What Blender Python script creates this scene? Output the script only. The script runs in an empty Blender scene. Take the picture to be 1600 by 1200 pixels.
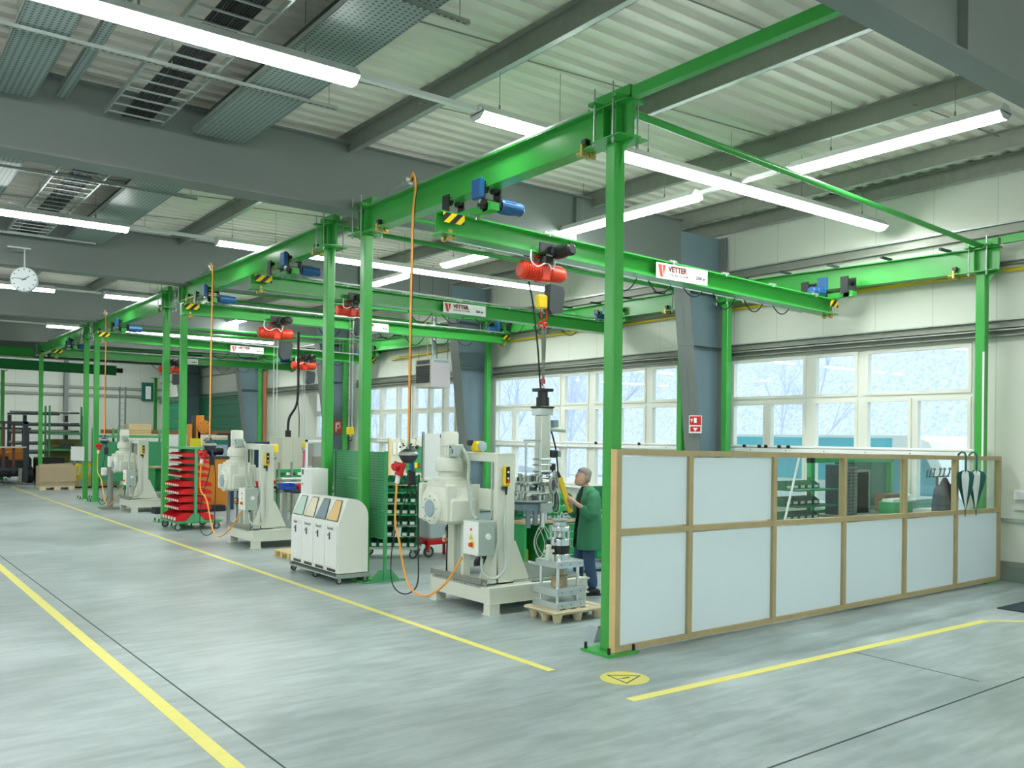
import bpy, bmesh, math, random
from mathutils import Vector, Matrix
random.seed(7)
S = bpy.context.scene
COL = S.collection
# ---------------- camera ----------------
CF, CA, CR, CSY = 1380.0, 0.648, math.radians(0.7), 681.4
CAM = Vector((-5.907, -6.309, 2.1))
cF = Vector((math.sin(CA), math.cos(CA), 0)); cR = Vector((math.cos(CA), -math.sin(CA), 0)); cU = Vector((0, 0, 1))
cR2 = cR*math.cos(CR) + cU*math.sin(CR); cU2 = cU*math.cos(CR) - cR*math.sin(CR)
cd = bpy.data.cameras.new('camera'); cam = bpy.data.objects.new('camera', cd); COL.objects.link(cam)
cd.sensor_width = 36; cd.lens = 36*CF/1600; cd.shift_y = (CSY-600)/1600; cd.clip_end = 300; cd.clip_start = .05
m = Matrix.Identity(4)
for i in range(3):
    m[i][0] = cR2[i]; m[i][1] = cU2[i]; m[i][2] = -cF[i]; m[i][3] = CAM[i]
cam.matrix_world = m
S.camera = cam
# ---------------- view / world ----------------
S.view_settings.view_transform = 'Standard'; S.view_settings.look = 'None'
S.view_settings.exposure = 1.38; S.view_settings.gamma = 1; S.view_settings.use_curve_mapping = False
W = bpy.data.worlds.new('world'); S.world = W; W.use_nodes = True
bg = W.node_tree.nodes['Background']; bg.inputs[0].default_value = (.80, .90, 1, 1); bg.inputs[1].default_value = .85
TUBE_E = 15.0
TUBE_C = (.97, 1.0, .985)
# ---------------- pixel -> world at a known plane (used to place things where they stand) ----------------
def ray(px, py): return cF + cR2*((px-800)/CF) - cU2*((py-CSY)/CF)
def onX(x, px, py): d = ray(px, py); return CAM + d*((x-CAM.x)/d.x)
def onY(y, px, py): d = ray(px, py); return CAM + d*((y-CAM.y)/d.y)
def onZ(z, px, py): d = ray(px, py); return CAM + d*((z-CAM.z)/d.z)
def fl(px, py): return onZ(0, px, py)
def zat(x, y, py):
    d = Vector((x-CAM.x, y-CAM.y, 0)); z = d.dot(cF)
    return CAM.z + ((CSY-py)*z/CF + math.sin(CR)*d.dot(cR))/math.cos(CR)
# ---------------- materials ----------------
MT = {}
def mat(name, c, rough=.5, metal=0., emit=None, es=0., noise=0., nscale=3., bump=0., bscale=60., spec=.5, coat=0., alpha=None):
    if name in MT: return MT[name]
    m = bpy.data.materials.new(name); m.use_nodes = True; nt = m.node_tree; b = nt.nodes['Principled BSDF']
    b.inputs['Base Color'].default_value = (*c, 1); b.inputs['Roughness'].default_value = rough; b.inputs['Metallic'].default_value = metal
    b.inputs['Specular IOR Level'].default_value = spec; b.inputs['Coat Weight'].default_value = coat
    if emit: b.inputs['Emission Color'].default_value = (*emit, 1); b.inputs['Emission Strength'].default_value = es
    if noise or bump:
        tc = nt.nodes.new('ShaderNodeTexCoord')
    if noise:
        n = nt.nodes.new('ShaderNodeTexNoise'); n.inputs['Scale'].default_value = nscale; n.inputs['Detail'].default_value = 5
        nt.links.new(tc.outputs['Object'], n.inputs['Vector'])
        mx = nt.nodes.new('ShaderNodeMix'); mx.data_type = 'RGBA'
        mx.inputs[6].default_value = (*[v*(1-noise) for v in c], 1); mx.inputs[7].default_value = (*[min(1, v*(1+noise)) for v in c], 1)
        nt.links.new(n.outputs[0], mx.inputs[0]); nt.links.new(mx.outputs[2], b.inputs['Base Color'])
    if bump:
        n2 = nt.nodes.new('ShaderNodeTexNoise'); n2.inputs['Scale'].default_value = bscale; nt.links.new(tc.outputs['Object'], n2.inputs['Vector'])
        bp = nt.nodes.new('ShaderNodeBump'); bp.inputs['Strength'].default_value = bump; bp.inputs['Distance'].default_value = .01
        nt.links.new(n2.outputs[0], bp.inputs['Height']); nt.links.new(bp.outputs[0], b.inputs['Normal'])
    MT[name] = m; return m
GREEN = mat('crane_green', (.052, .40, .066), .28, noise=.06, nscale=1.2, spec=.5)
SAGE = mat('sage_green', (.075, .36, .15), .45, noise=.06)
DGREEN = mat('bin_green', (.008, .16, .065), .4)
BGREEN = mat('bench_green', (.02, .36, .10), .4)
MACH = mat('machine_grey', (.72, .75, .65), .38, noise=.05, nscale=2)
MACHD = mat('machine_grey_dark', (.42, .50, .45), .45)
WHITE = mat('white_paint', (.88, .90, .88), .35)
WARM = mat('warm_white', (.84, .86, .78), .45)
STEEL = mat('rafter_steel', (.185, .215, .205), .42, noise=.06, nscale=.7)
STEELB = mat('blue_grey_steel', (.20, .29, .34), .4, noise=.05)
GALV = mat('galvanised', (.44, .50, .47), .38, .55, noise=.16, nscale=14)
GALVD = mat('galvanised_dull', (.28, .30, .255), .5, .35, noise=.14, nscale=9)
CHROME = mat('bright_steel', (.78, .82, .82), .16, 1.)
BRUSH = mat('brushed_steel', (.62, .68, .68), .32, .85, noise=.05, nscale=6)
BLACK = mat('black_paint', (.012, .014, .014), .35)
RUBBER = mat('black_rubber', (.016, .018, .018), .6)
CHAR = mat('charcoal', (.045, .06, .065), .5)
RED = mat('hoist_red', (.78, .05, .015), .35)
BINRED = mat('bin_red', (.62, .008, .012), .35)
YEL = mat('signal_yellow', (.86, .62, .01), .4)
ORANGE = mat('cable_orange', (.95, .40, .06), .45)
MORANGE = mat('machine_orange', (.72, .25, .02), .4, noise=.06)
BLUE = mat('motor_blue', (.012, .10, .27), .38)
LBLUE = mat('bin_blue', (.01, .07, .42), .4)
BRASS = mat('brass_buffer', (.50, .38, .12), .4, .7)
WOODL = mat('partition_wood', (.44, .36, .19), .5, noise=.16, nscale=6)
WOODE = mat('partition_wood_end', (.74, .52, .24), .5, noise=.14, nscale=5)
WOODT = mat('worktop_wood', (.60, .43, .24), .5, noise=.12, nscale=8)
PINE = mat('pine', (.72, .55, .27), .55, noise=.12, nscale=6)
PULP = mat('pressed_pulp', (.62, .54, .36), .7, noise=.1, nscale=40, bump=.3)
CARD = mat('cardboard', (.45, .35, .22), .75, noise=.05)
GPIPE = mat('gas_pipe_yellow', (.62, .47, .02), .4)
CLEARH = mat('clear_hose', (.55, .62, .58), .25)
SKIN = mat('skin', (.62, .38, .29), .5, noise=.05)
HAIR = mat('grey_hair', (.26, .25, .22), .8, noise=.3, nscale=60)
COAT = mat('work_coat', (.045, .24, .12), .75, noise=.16, nscale=9, bump=.4, bscale=14)
SHIRT = mat('dark_shirt', (.02, .025, .028), .8)
DENIM = mat('denim', (.045, .095, .19), .8, noise=.22, nscale=22, bump=.3, bscale=20)
PINK = mat('sling_pink', (.75, .12, .25), .6)
FROST = mat('partition_panel', (.73, .86, .92), .42)
PAPER = mat('paper', (.80, .82, .80), .6)
CREAM = mat('cream', (.66, .68, .55), .5)
def tri(name, c0, c1, fn):
    m = bpy.data.materials.new(name); m.use_nodes = True; nt = m.node_tree; b = nt.nodes['Principled BSDF']
    tc = nt.nodes.new('ShaderNodeTexCoord'); sp = nt.nodes.new('ShaderNodeSeparateXYZ'); nt.links.new(tc.outputs['Object'], sp.inputs[0])
    def M(op, a, b_=None, c_=None):
        n = nt.nodes.new('ShaderNodeMath'); n.operation = op
        for i, v in enumerate((a, b_, c_)):
            if v is None: continue
            if isinstance(v, (int, float)): n.inputs[i].default_value = v
            else: nt.links.new(v, n.inputs[i])
        return n.outputs[0]
    f = fn(M, sp.outputs[0], sp.outputs[1], sp.outputs[2])
    mx = nt.nodes.new('ShaderNodeMix'); mx.data_type = 'RGBA'; mx.inputs[6].default_value = (*c0, 1); mx.inputs[7].default_value = (*c1, 1)
    nt.links.new(f, mx.inputs[0]); nt.links.new(mx.outputs[2], b.inputs['Base Color']); b.inputs['Roughness'].default_value = .45
    MT[name] = m; return m
HAZ = tri('hazard_stripes', (.90, .66, .0), (.015, .015, .015), lambda M, x, y, z: M('GREATER_THAN', M('FRACT', M('MULTIPLY', M('SUBTRACT', x, z), 6.2)), .5))
def perf(name, c0, c1, k, r2, axis='yz'):
    def fn(M, x, y, z):
        u, v = {'yz': (y, z), 'xy': (x, y), 'xz': (x, z)}[axis]
        du = M('SUBTRACT', M('FRACT', M('MULTIPLY', u, k)), .5); dv = M('SUBTRACT', M('FRACT', M('MULTIPLY', v, k)), .5)
        return M('LESS_THAN', M('ADD', M('MULTIPLY', du, du), M('MULTIPLY', dv, dv)), r2)
    return tri(name, c0, c1, fn)
PERFYZ = perf('perforated_green', (.09, .38, .17), (.02, .12, .05), 26, .055, 'yz')
PERFXZ = perf('perforated_green_x', (.05, .34, .14), (.012, .12, .05), 26, .07, 'xz')
PERFXZD = perf('perforated_dark_green', (.03, .22, .12), (.008, .06, .035), 22, .09, 'xz')
TRAY = perf('perforated_tray', (.24, .31, .29), (.05, .07, .065), 17, .06, 'xy')
def glass(name, tint=(1, 1, 1), refl=.0, rough=0.0):
    m = bpy.data.materials.new(name); m.use_nodes = True; nt = m.node_tree; nt.nodes.clear()
    o = nt.nodes.new('ShaderNodeOutputMaterial'); t = nt.nodes.new('ShaderNodeBsdfTransparent'); g = nt.nodes.new('ShaderNodeBsdfGlossy')
    t.inputs[0].default_value = (*tint, 1); g.inputs['Roughness'].default_value = rough
    f = nt.nodes.new('ShaderNodeFresnel'); ge = nt.nodes.new('ShaderNodeNewGeometry'); ir = nt.nodes.new('ShaderNodeMapRange'); ir.inputs[3].default_value = 1.45; ir.inputs[4].default_value = 1/1.45; nt.links.new(ge.outputs['Backfacing'], ir.inputs[0]); nt.links.new(ir.outputs[0], f.inputs[0])
    a = nt.nodes.new('ShaderNodeMath'); a.operation = 'ADD'; a.inputs[1].default_value = refl; nt.links.new(f.outputs[0], a.inputs[0])
    mx = nt.nodes.new('ShaderNodeMixShader'); nt.links.new(a.outputs[0], mx.inputs[0]); nt.links.new(t.outputs[0], mx.inputs[1]); nt.links.new(g.outputs[0], mx.inputs[2])
    nt.links.new(mx.outputs[0], o.inputs[0]); MT[name] = m; return m
GLASS = glass('window_glass', (.96, .99, 1), .0)
PGLASS = glass('partition_glass', (.93, .98, .97), .02)
TUBEM = mat('tube_glow', (1, 1, 1), .4, emit=TUBE_C, es=TUBE_E)
# floor concrete
def floor_mat():
    m = bpy.data.materials.new('polished_concrete'); m.use_nodes = True; nt = m.node_tree; b = nt.nodes['Principled BSDF']
    tc = nt.nodes.new('ShaderNodeTexCoord'); L = nt.links.new
    def noise(sc, det, vec, rot=0, dist=0.):
        mp = nt.nodes.new('ShaderNodeMapping'); mp.inputs['Scale'].default_value = vec; mp.inputs['Rotation'].default_value = (0, 0, rot)
        L(tc.outputs['Object'], mp.inputs[0]); n = nt.nodes.new('ShaderNodeTexNoise'); n.inputs['Scale'].default_value = sc; n.inputs['Detail'].default_value = det
        n.inputs['Distortion'].default_value = dist; L(mp.outputs[0], n.inputs['Vector']); return n.outputs[0]
    a = noise(.55, 6, (1, 1, 1), 0, .6); c = noise(1.6, 8, (1, 5, 1), .35, .4); d = noise(14, 4, (1, 1, 1))
    r = nt.nodes.new('ShaderNodeValToRGB'); r.color_ramp.elements[0].position = .32; r.color_ramp.elements[1].position = .70
    r.color_ramp.elements[0].color = (.285, .350, .350, 1); r.color_ramp.elements[1].color = (.47, .55, .555, 1); L(a, r.inputs[0])
    r2 = nt.nodes.new('ShaderNodeValToRGB'); r2.color_ramp.elements[0].position = .38; r2.color_ramp.elements[1].position = .62
    r2.color_ramp.elements[0].color = (.78, .80, .79, 1); r2.color_ramp.elements[1].color = (1.06, 1.06, 1.06, 1); L(c, r2.inputs[0])
    mx = nt.nodes.new('ShaderNodeMix'); mx.data_type = 'RGBA'; mx.blend_type = 'MULTIPLY'; mx.inputs[0].default_value = 1; L(r.outputs[0], mx.inputs[6]); L(r2.outputs[0], mx.inputs[7])
    r3 = nt.nodes.new('ShaderNodeValToRGB'); r3.color_ramp.elements[0].color = (.9, .9, .9, 1); r3.color_ramp.elements[1].color = (1.08, 1.08, 1.08, 1); L(d, r3.inputs[0])
    mx2 = nt.nodes.new('ShaderNodeMix'); mx2.data_type = 'RGBA'; mx2.blend_type = 'MULTIPLY'; mx2.inputs[0].default_value = 1; L(mx.outputs[2], mx2.inputs[6]); L(r3.outputs[0], mx2.inputs[7])
    L(mx2.outputs[2], b.inputs['Base Color'])
    rr = nt.nodes.new('ShaderNodeMapRange'); rr.inputs[3].default_value = .22; rr.inputs[4].default_value = .50; L(c, rr.inputs[0]); L(rr.outputs[0], b.inputs['Roughness'])
    b.inputs['Specular IOR Level'].default_value = .55
    bp = nt.nodes.new('ShaderNodeBump'); bp.inputs['Strength'].default_value = .08; bp.inputs['Distance'].default_value = .02; L(c, bp.inputs['Height']); L(bp.outputs[0], b.inputs['Normal'])
    return m
FLOORM = floor_mat()
def groove(name, c, k, w, dark=.72, axis=1, off=0.):
    return tri(name, c, tuple(v*dark for v in c), lambda M, x, y, z: M('LESS_THAN', M('FRACT', M('ADD', M('MULTIPLY', (x, y, z)[axis], k), off)), w))
WALLM = groove('wall_panel', (.66, .70, .61), 1.0, .012, .75, 1)
WALLB = groove('wall_panel_back', (.58, .63, .56), 1.0, .02, .8, 0)
ROOFM = mat('roof_sheet', (.80, .765, .68), .42, noise=.10, nscale=.5)
CONC = mat('plinth_concrete', (.20, .25, .21), .8, noise=.15, nscale=2.5, bump=.2, bscale=15)
# ---------------- mesh builder ----------------
class MB:
    def __init__(s): s.v = []; s.f = []; s.mi = []; s.m = []; s.sm = []
    def _mi(s, m):
        if m not in s.m: s.m.append(m)
        return s.m.index(m)
    def add(s, vs, fs, m, smooth=False):
        o = len(s.v); s.v += [tuple(v) for v in vs]; k = s._mi(m)
        for f in fs: s.f.append([o+i for i in f]); s.mi.append(k); s.sm.append(smooth)
        return s
    def box(s, lo, hi, m, bev=0.):
        x0, y0, z0 = [min(a, b) for a, b in zip(lo, hi)]; x1, y1, z1 = [max(a, b) for a, b in zip(lo, hi)]
        if bev:
            # chamfered vertical-edge box
            b = min(bev, (x1-x0)/2.01, (y1-y0)/2.01, (z1-z0)/2.01)
            pr = [(x0+b, y0), (x1-b, y0), (x1, y0+b), (x1, y1-b), (x1-b, y1), (x0+b, y1), (x0, y1-b), (x0, y0+b)]
            cx, cy = (x0+x1)/2, (y0+y1)/2
            def ins(p): return (p[0]+(b if p[0] < cx else -b)*(1 if abs(p[0]-cx) > 1e-9 else 0)*.7, p[1]+(b if p[1] < cy else -b)*.7)
            rings = [[(*ins(p), z0) for p in pr], [(*p, z0+b) for p in pr], [(*p, z1-b) for p in pr], [(*ins(p), z1) for p in pr]]
            vs = [v for r in rings for v in r]; fs = [[7, 6, 5, 4, 3, 2, 1, 0], [24+i for i in range(8)]]
            for r in range(3):
                for i in range(8): fs.append([r*8+i, r*8+(i+1) % 8, r*8+8+(i+1) % 8, r*8+8+i])
            return s.add(vs, fs, m)
        v = [(x0, y0, z0), (x1, y0, z0), (x1, y1, z0), (x0, y1, z0), (x0, y0, z1), (x1, y0, z1), (x1, y1, z1), (x0, y1, z1)]
        return s.add(v, [[3, 2, 1, 0], [4, 5, 6, 7], [0, 1, 5, 4], [1, 2, 6, 5], [2, 3, 7, 6], [3, 0, 4, 7]], m)
    def prism(s, pts, d, m, smooth=False):
        n = len(pts); d = Vector(d); P = [Vector(p) for p in pts]; vs = P+[p+d for p in P]
        return s.add(vs, [list(range(n))[::-1], [n+i for i in range(n)]]+[[i, (i+1) % n, n+(i+1) % n, n+i] for i in range(n)], m, smooth)
    def sweep(s, prof, p0, p1, m, up=(0, 0, 1)):
        p0 = Vector(p0); p1 = Vector(p1); d = (p1-p0).normalized(); u = Vector(up); sd = d.cross(u).normalized(); u = sd.cross(d).normalized()
        return s.prism([p0+sd*a+u*b for a, b in prof], p1-p0, m)
    def ibeam(s, p0, p1, h, b, tw, tf, m, up=(0, 0, 1)):  # p = top centre line
        B = b/2; w = tw/2
        prof = [(-B, 0), (B, 0), (B, -tf), (w, -tf), (w, -h+tf), (B, -h+tf), (B, -h), (-B, -h), (-B, -h+tf), (-w, -h+tf), (-w, -tf), (-B, -tf)]
        # caps as quads to stay planar-safe
        p0 = Vector(p0); p1 = Vector(p1); d = (p1-p0).normalized(); u = Vector(up); sd = d.cross(u).normalized(); u = sd.cross(d).normalized()
        P = [p0+sd*a+u*c for a, c in prof]; n = 12; D = p1-p0; vs = P+[p+D for p in P]
        fs = [[i, (i+1) % n, n+(i+1) % n, n+i] for i in range(n)]
        for o in (0, n):
            for q in ((0, 1, 2, 11), (11, 2, 3, 10), (10, 3, 4, 9), (9, 4, 5, 8), (8, 5, 6, 7)): 
                if q in ((11, 2, 3, 10),): continue
                fs.append([o+i for i in q])
        return s.add(vs, fs, m)
    def rhs(s, p0, p1, w, h, m): return s.sweep([(-w/2, -h/2), (w/2, -h/2), (w/2, h/2), (-w/2, h/2)], p0, p1, m)
    def cyl(s, p0, p1, r, m, r2=None, n=16, caps=True, smooth=True):
        p0 = Vector(p0); p1 = Vector(p1); r2 = r if r2 is None else r2; d = (p1-p0).normalized()
        a = d.cross(Vector((0, 0, 1))); a = a.normalized() if a.length > 1e-4 else Vector((1, 0, 0)); b = d.cross(a)
        vs = []; 
        for p, q in ((p0, r), (p1, r2)):
            for i in range(n):
                t = 2*math.pi*i/n; vs.append(p+(a*math.cos(t)+b*math.sin(t))*q)
        s.add(vs, [[i, n+i, n+(i+1) % n, (i+1) % n] for i in range(n)], m, smooth)
        if caps: s.add(vs, [list(range(n)), [n+i for i in range(n)][::-1]], m)
        return s
    def lathe(s, prof, o, ax, m, n=24, smooth=True):  # prof: list of (r, t) along ax from o
        o = Vector(o); d = Vector(ax).normalized(); a = d.cross(Vector((0, 0, 1))); a = a.normalized() if a.length > 1e-4 else Vector((1, 0, 0)); b = d.cross(a)
        vs = []
        for r, t in prof:
            for i in range(n):
                q = 2*math.pi*i/n; vs.append(o+d*t+(a*math.cos(q)+b*math.sin(q))*max(r, 1e-4))
        fs = [[k*n+i, (k+1)*n+i, (k+1)*n+(i+1) % n, k*n+(i+1) % n] for k in range(len(prof)-1) for i in range(n)]
        fs += [list(range(n)), [(len(prof)-1)*n+i for i in range(n)][::-1]]
        return s.add(vs, fs, m, smooth)
    def tube(s, pts, r, m, n=8, close=False):
        P = [Vector(p) for p in pts]; vs = []; N = len(P); ref = None
        for i, p in enumerate(P):
            t = (P[(i+1) % N]-P[i-1]) if close else (P[min(i+1, N-1)]-P[max(i-1, 0)])
            t.normalize()
            if ref is None:
                ref = t.cross(Vector((0, 0, 1))); ref = ref.normalized() if ref.length > 1e-3 else Vector((1, 0, 0))
            a = (ref-t*ref.dot(t)); a = a.normalized() if a.length > 1e-4 else t.orthogonal().normalized(); ref = a; b = t.cross(a)
            rr = r[i] if isinstance(r, (list, tuple)) else r
            for k in range(n):
                q = 2*math.pi*k/n; vs.append(p+(a*math.cos(q)+b*math.sin(q))*rr)
        fs = [[i*n+k, i*n+(k+1) % n, ((i+1) % N)*n+(k+1) % n, ((i+1) % N)*n+k] for i in range(N if close else N-1) for k in range(n)]
        s.add(vs, fs, m, True)
        if not close: s.add(vs, [list(range(n))[::-1], [(N-1)*n+k for k in range(n)]], m)
        return s
    def ball(s, c, r, m, n=12, sc=(1, 1, 1)):
        c = Vector(c); vs = []; 
        for j in range(1, n//2):
            ph = math.pi*j/(n//2)
            for i in range(n):
                t = 2*math.pi*i/n; vs.append(c+Vector((r*math.sin(ph)*math.cos(t)*sc[0], r*math.sin(ph)*math.sin(t)*sc[1], r*math.cos(ph)*sc[2])))
        K = n//2-1; vs += [c+Vector((0, 0, r*sc[2])), c-Vector((0, 0, r*sc[2]))]
        fs = [[j*n+i, (j+1)*n+i, (j+1)*n+(i+1) % n, j*n+(i+1) % n] for j in range(K-1) for i in range(n)]
        fs += [[K*n, i, (i+1) % n] for i in range(n)]+[[K*n+1, (K-1)*n+(i+1) % n, (K-1)*n+i] for i in range(n)]
        return s.add(vs, fs, m, True)
    def torus(s, c, R, r, ax, m, n=24, k=8, sx=1., sy=1., arc=1.):
        c = Vector(c); d = Vector(ax).normalized(); a = d.cross(Vector((0, 0, 1))); a = a.normalized() if a.length > 1e-4 else Vector((1, 0, 0)); b = d.cross(a)
        pts = [c+a*math.cos(2*math.pi*arc*i/n)*R*sx+b*math.sin(2*math.pi*arc*i/n)*R*sy for i in range(n+(0 if arc == 1. else 1))]
        return s.tube(pts, r, m, k, close=(arc == 1.))
    def build(s, name, parent=None, off=(0, 0, 0)):
        me = bpy.data.meshes.new(name); off = Vector(off)
        me.from_pydata([tuple(Vector(v)-off) for v in s.v], [], s.f)
        for m in s.m: me.materials.append(m)
        me.polygons.foreach_set('material_index', s.mi); me.polygons.foreach_set('use_smooth', s.sm)
        me.update(); me.validate()
        bm = bmesh.new(); bm.from_mesh(me)
        if not any(s.sm):
            bmesh.ops.recalc_face_normals(bm, faces=bm.faces)
        bm.to_mesh(me); bm.free()
        if any(s.sm) and len(s.v) < 20000 and len(me.polygons) == len(s.sm): me.set_sharp_from_angle(angle=math.radians(38)); me.polygons.foreach_set('use_smooth', s.sm); me.update()
        o = bpy.data.objects.new(name, me); COL.objects.link(o)
        if parent is not None: o.parent = parent
        else: o.location = off
        return o
def tag(o, label=None, cat=None, group=None, kind=None):
    if label: o['label'] = label
    if cat: o['category'] = cat
    if group: o['group'] = group
    if kind: o['kind'] = kind
    return o
def thing(name, label, cat, loc=(0, 0, 0), rz=0., group=None):
    o = bpy.data.objects.new(name, None); COL.objects.link(o); o.location = loc; o.rotation_euler = (0, 0, rz); o.empty_display_size = .1
    return tag(o, label, cat, group)
def solo(name, mb, label, cat, off, group=None): return tag(mb.build(name, None, off), label, cat, group)
def struct(name, mb, label=None): return tag(mb.build(name), label, None, None, 'structure')
def children(o): return [c for c in bpy.data.objects if c.parent == o]
def copy_tree(o, parent=None):
    c = o.copy(); COL.objects.link(c)
    if parent is not None: c.parent = parent
    for ch in children(o): copy_tree(ch, c)
    return c
def text(name, s, size, m, parent, loc, mtx, ext=.0008, align='LEFT', bold=0.):
    cu = bpy.data.curves.new(name, 'FONT'); cu.body = s; cu.size = size; cu.extrude = ext; cu.align_x = align; cu.offset = bold
    to = bpy.data.objects.new(name, cu); me = bpy.data.meshes.new_from_object(to); bpy.data.objects.remove(to)
    me.transform(mtx.to_4x4()); me.transform(Matrix.Translation(Vector(loc))); me.materials.clear(); me.materials.append(m)
    o = bpy.data.objects.new(name, me); COL.objects.link(o); o.parent = parent; return o
TX_Y = Matrix(((1, 0, 0), (0, 0, -1), (0, 1, 0)))      # reads along +X, faces -Y
TX_X = Matrix(((0, 0, -1), (-1, 0, 0), (0, 1, 0)))     # reads along -Y, faces -X
def sag(p0, p1, dz, n=14):
    p0 = Vector(p0); p1 = Vector(p1); return [p0.lerp(p1, i/n)-Vector((0, 0, dz*4*(i/n)*(1-i/n))) for i in range(n+1)]
def smooth_path(pts, k=6):
    P = [Vector(p) for p in pts]; out = []
    for i in range(len(P)-1):
        a = P[max(i-1, 0)]; b = P[i]; c = P[i+1]; d = P[min(i+2, len(P)-1)]
        for j in range(k):
            t = j/k; out.append(.5*((2*b)+(-a+c)*t+(2*a-5*b+4*c-d)*t*t+(-a+3*b-3*c+d)*t**3))
    return out+[P[-1]]
# =====================================================================  STRUCTURE
XW = 8.15; YB = 44.5; XL = -24.0; YF = -15.0; ZR = 6.42
b = MB(); b.box((XL, YF, -.12), (XW+.3, YB+.2, 0), FLOORM); struct('floor', b)
# corrugated roof sheet, ribs along X
vs = []; y = YF; per = .27
while y < YB:
    for dy, dz in ((0, 0), (.12, 0), (.155, .045), (.235, .045)): vs.append((y+dy, ZR+dz))
    y += per
b = MB(); V = []; 
for yy, zz in vs: V += [(XL, yy, zz), (XW+.2, yy, zz)]
b.add(V, [[2*i, 2*i+1, 2*i+3, 2*i+2] for i in range(len(vs)-1)], ROOFM)
b.box((XL, YF, ZR+.12), (XW+.3, YB+.2, ZR+.2), ROOFM); struct('ceiling', b)
# long window wall
WINZ0, WINZ1 = .95, 3.64
BAYS = [dict(y0=.36, y1=5.02, up=[(.36, 2.16), (2.30, 3.18), (3.34, 5.02)], lo=[(.36, 1.27), (1.33, 2.16), (2.30, 3.18), (3.34, 4.15), (4.21, 5.02)]),
        dict(y0=6.42, y1=13.0, up=[(6.42, 7.22), (7.38, 9.05), (9.25, 10.15), (10.27, 13.0)], lo=[(6.42, 7.22), (7.38, 8.2), (8.26, 9.05), (9.25, 10.15), (10.27, 11.15), (11.22, 12.1), (12.16, 13.0)]),
        dict(y0=14.95, y1=20.3, up=[(14.95, 15.45), (15.6, 16.3), (16.4, 17.2), (17.35, 18.2), (18.3, 19.2), (19.4, 20.3)], lo=[(14.95, 15.45), (15.6, 16.3), (16.4, 17.2), (17.35, 18.2), (18.3, 19.2), (19.4, 20.3)]),
        dict(y0=22.3, y1=24.3, up=[(22.3, 23.2), (23.3, 24.3)], lo=[(22.3, 23.2), (23.3, 24.3)])]
b = MB()
ys = [YF]+[q for w in BAYS for q in (w['y0'], w['y1'])]+[YB]
for i in range(0, len(ys), 2): b.box((XW, ys[i], .22), (XW+.14, ys[i+1], ZR+.1), WALLM)
for w in BAYS:
    b.box((XW, w['y0'], .22), (XW+.14, w['y1'], WINZ0), WALLM); b.box((XW, w['y0'], WINZ1), (XW+.14, w['y1'], ZR+.1), WALLM)
struct('wall_right', b)
b = MB(); b.box((XW-.06, YF, 0), (XW+.14, YB, .22), CONC); b.box((XW-.03, YF, .22), (XW+.0, YB, .30), GALVD); struct('baseboard_right', b)
b = MB(); b.box((XL, YB, 0), (XW+.2, YB+.15, ZR+.1), WALLB)
for z in (3.95, 4.35): b.box((XL, YB-.12, z), (XW, YB, z+.12), GALVD)
struct('wall_back', b)
b = MB()
for x in (-15, -7, -1.2, 3.3): b.ibeam((x, YB-.1, ZR), (x, YB-.1, 0), .2, .2, .02, .02, STEEL, up=(0, 1, 0))
struct('trim_1', b)
b = MB(); b.box((XL-.15, YF, 0), (XL, YB, ZR+.1), WALLM); struct('wall_left', b)
b = MB(); b.box((XL, YF-.15, 0), (XW+.2, YF, ZR+.1), WALLB); struct('wall_front', b)
# wall rails (C-section girts), seen above the windows and under the roof
b = MB()
for z, hh, dx in ((3.70, .10, .16), (3.83, .13, .10), (5.25, .18, .1), (4.78, .06, .08)):
    for y0, y1 in ((YF, 5.1), (5.7, 13.1), (13.75, 21.1), (21.75, 29.3), (30, 37.5), (38.1, YB)):
        b.box((XW-dx, y0, z), (XW, y1, z+hh*.16), GALVD); b.box((XW-.012-dx*.2, y0, z), (XW-dx*.2, y1, z+hh), GALVD); b.box((XW-dx, y0, z+hh*.84), (XW, y1, z+hh), GALV)
struct('trim_2', b)
# window frames + panes
FRW = mat('window_frame', (.78, .80, .72), .4)
for k, w in enumerate(BAYS):
    f = MB(); g = MB(); x0, x1 = XW-.02, XW+.07; zt = 2.84
    def cell(y0, y1, z0, z1, fr=.055):
        f.box((x0-.015, y0, z0), (x1, y0+fr, z1), FRW); f.box((x0-.015, y1-fr, z0), (x1, y1, z1), FRW)
        f.box((x0-.0151, y0+fr, z0), (x1, y1-fr, z0+fr), FRW); f.box((x0-.0151, y0+fr, z1-fr), (x1, y1-fr, z1), FRW)
        g.box((x1-.03, y0+fr, z0+fr), (x1-.022, y1-fr, z1-fr), GLASS)
    f.box((x0+.01, w['y0']-.03, WINZ0-.03), (x1, w['y0'], WINZ1+.03), FRW); f.box((x0+.01, w['y1'], WINZ0-.03), (x1, w['y1']+.03, WINZ1+.03), FRW)
    for a, c in w['up']: cell(a, c, zt+.03, WINZ1)
    for a, c in w['lo']: cell(a, c, 1.93, zt-.03); cell(a, c, WINZ0, 1.87)
    f.box((x0+.01, w['y0'], zt-.03), (x1-.002, w['y1'], zt+.03), FRW); f.box((x0+.01, w['y0'], 1.87), (x1-.002, w['y1'], 1.93), FRW)
    for L in (w['up'], w['lo']):
        for (a, c), (d, e) in zip(L, L[1:]):
            z0, z1 = (zt+.03, WINZ1) if L is w['up'] else (WINZ0, zt-.03)
            f.box((x0+.01, c, z0), (x1-.002, d, z1), FRW)
    r = f.build('window_%d' % (k+1)); tag(r, kind='structure'); g.build('window_pane', r)
    sl = MB(); sl.box((XW-.14, w['y0']-.1, WINZ0-.06), (XW, w['y1']+.1, WINZ0-.02), WHITE); sl.build('window_sill', r)
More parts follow.
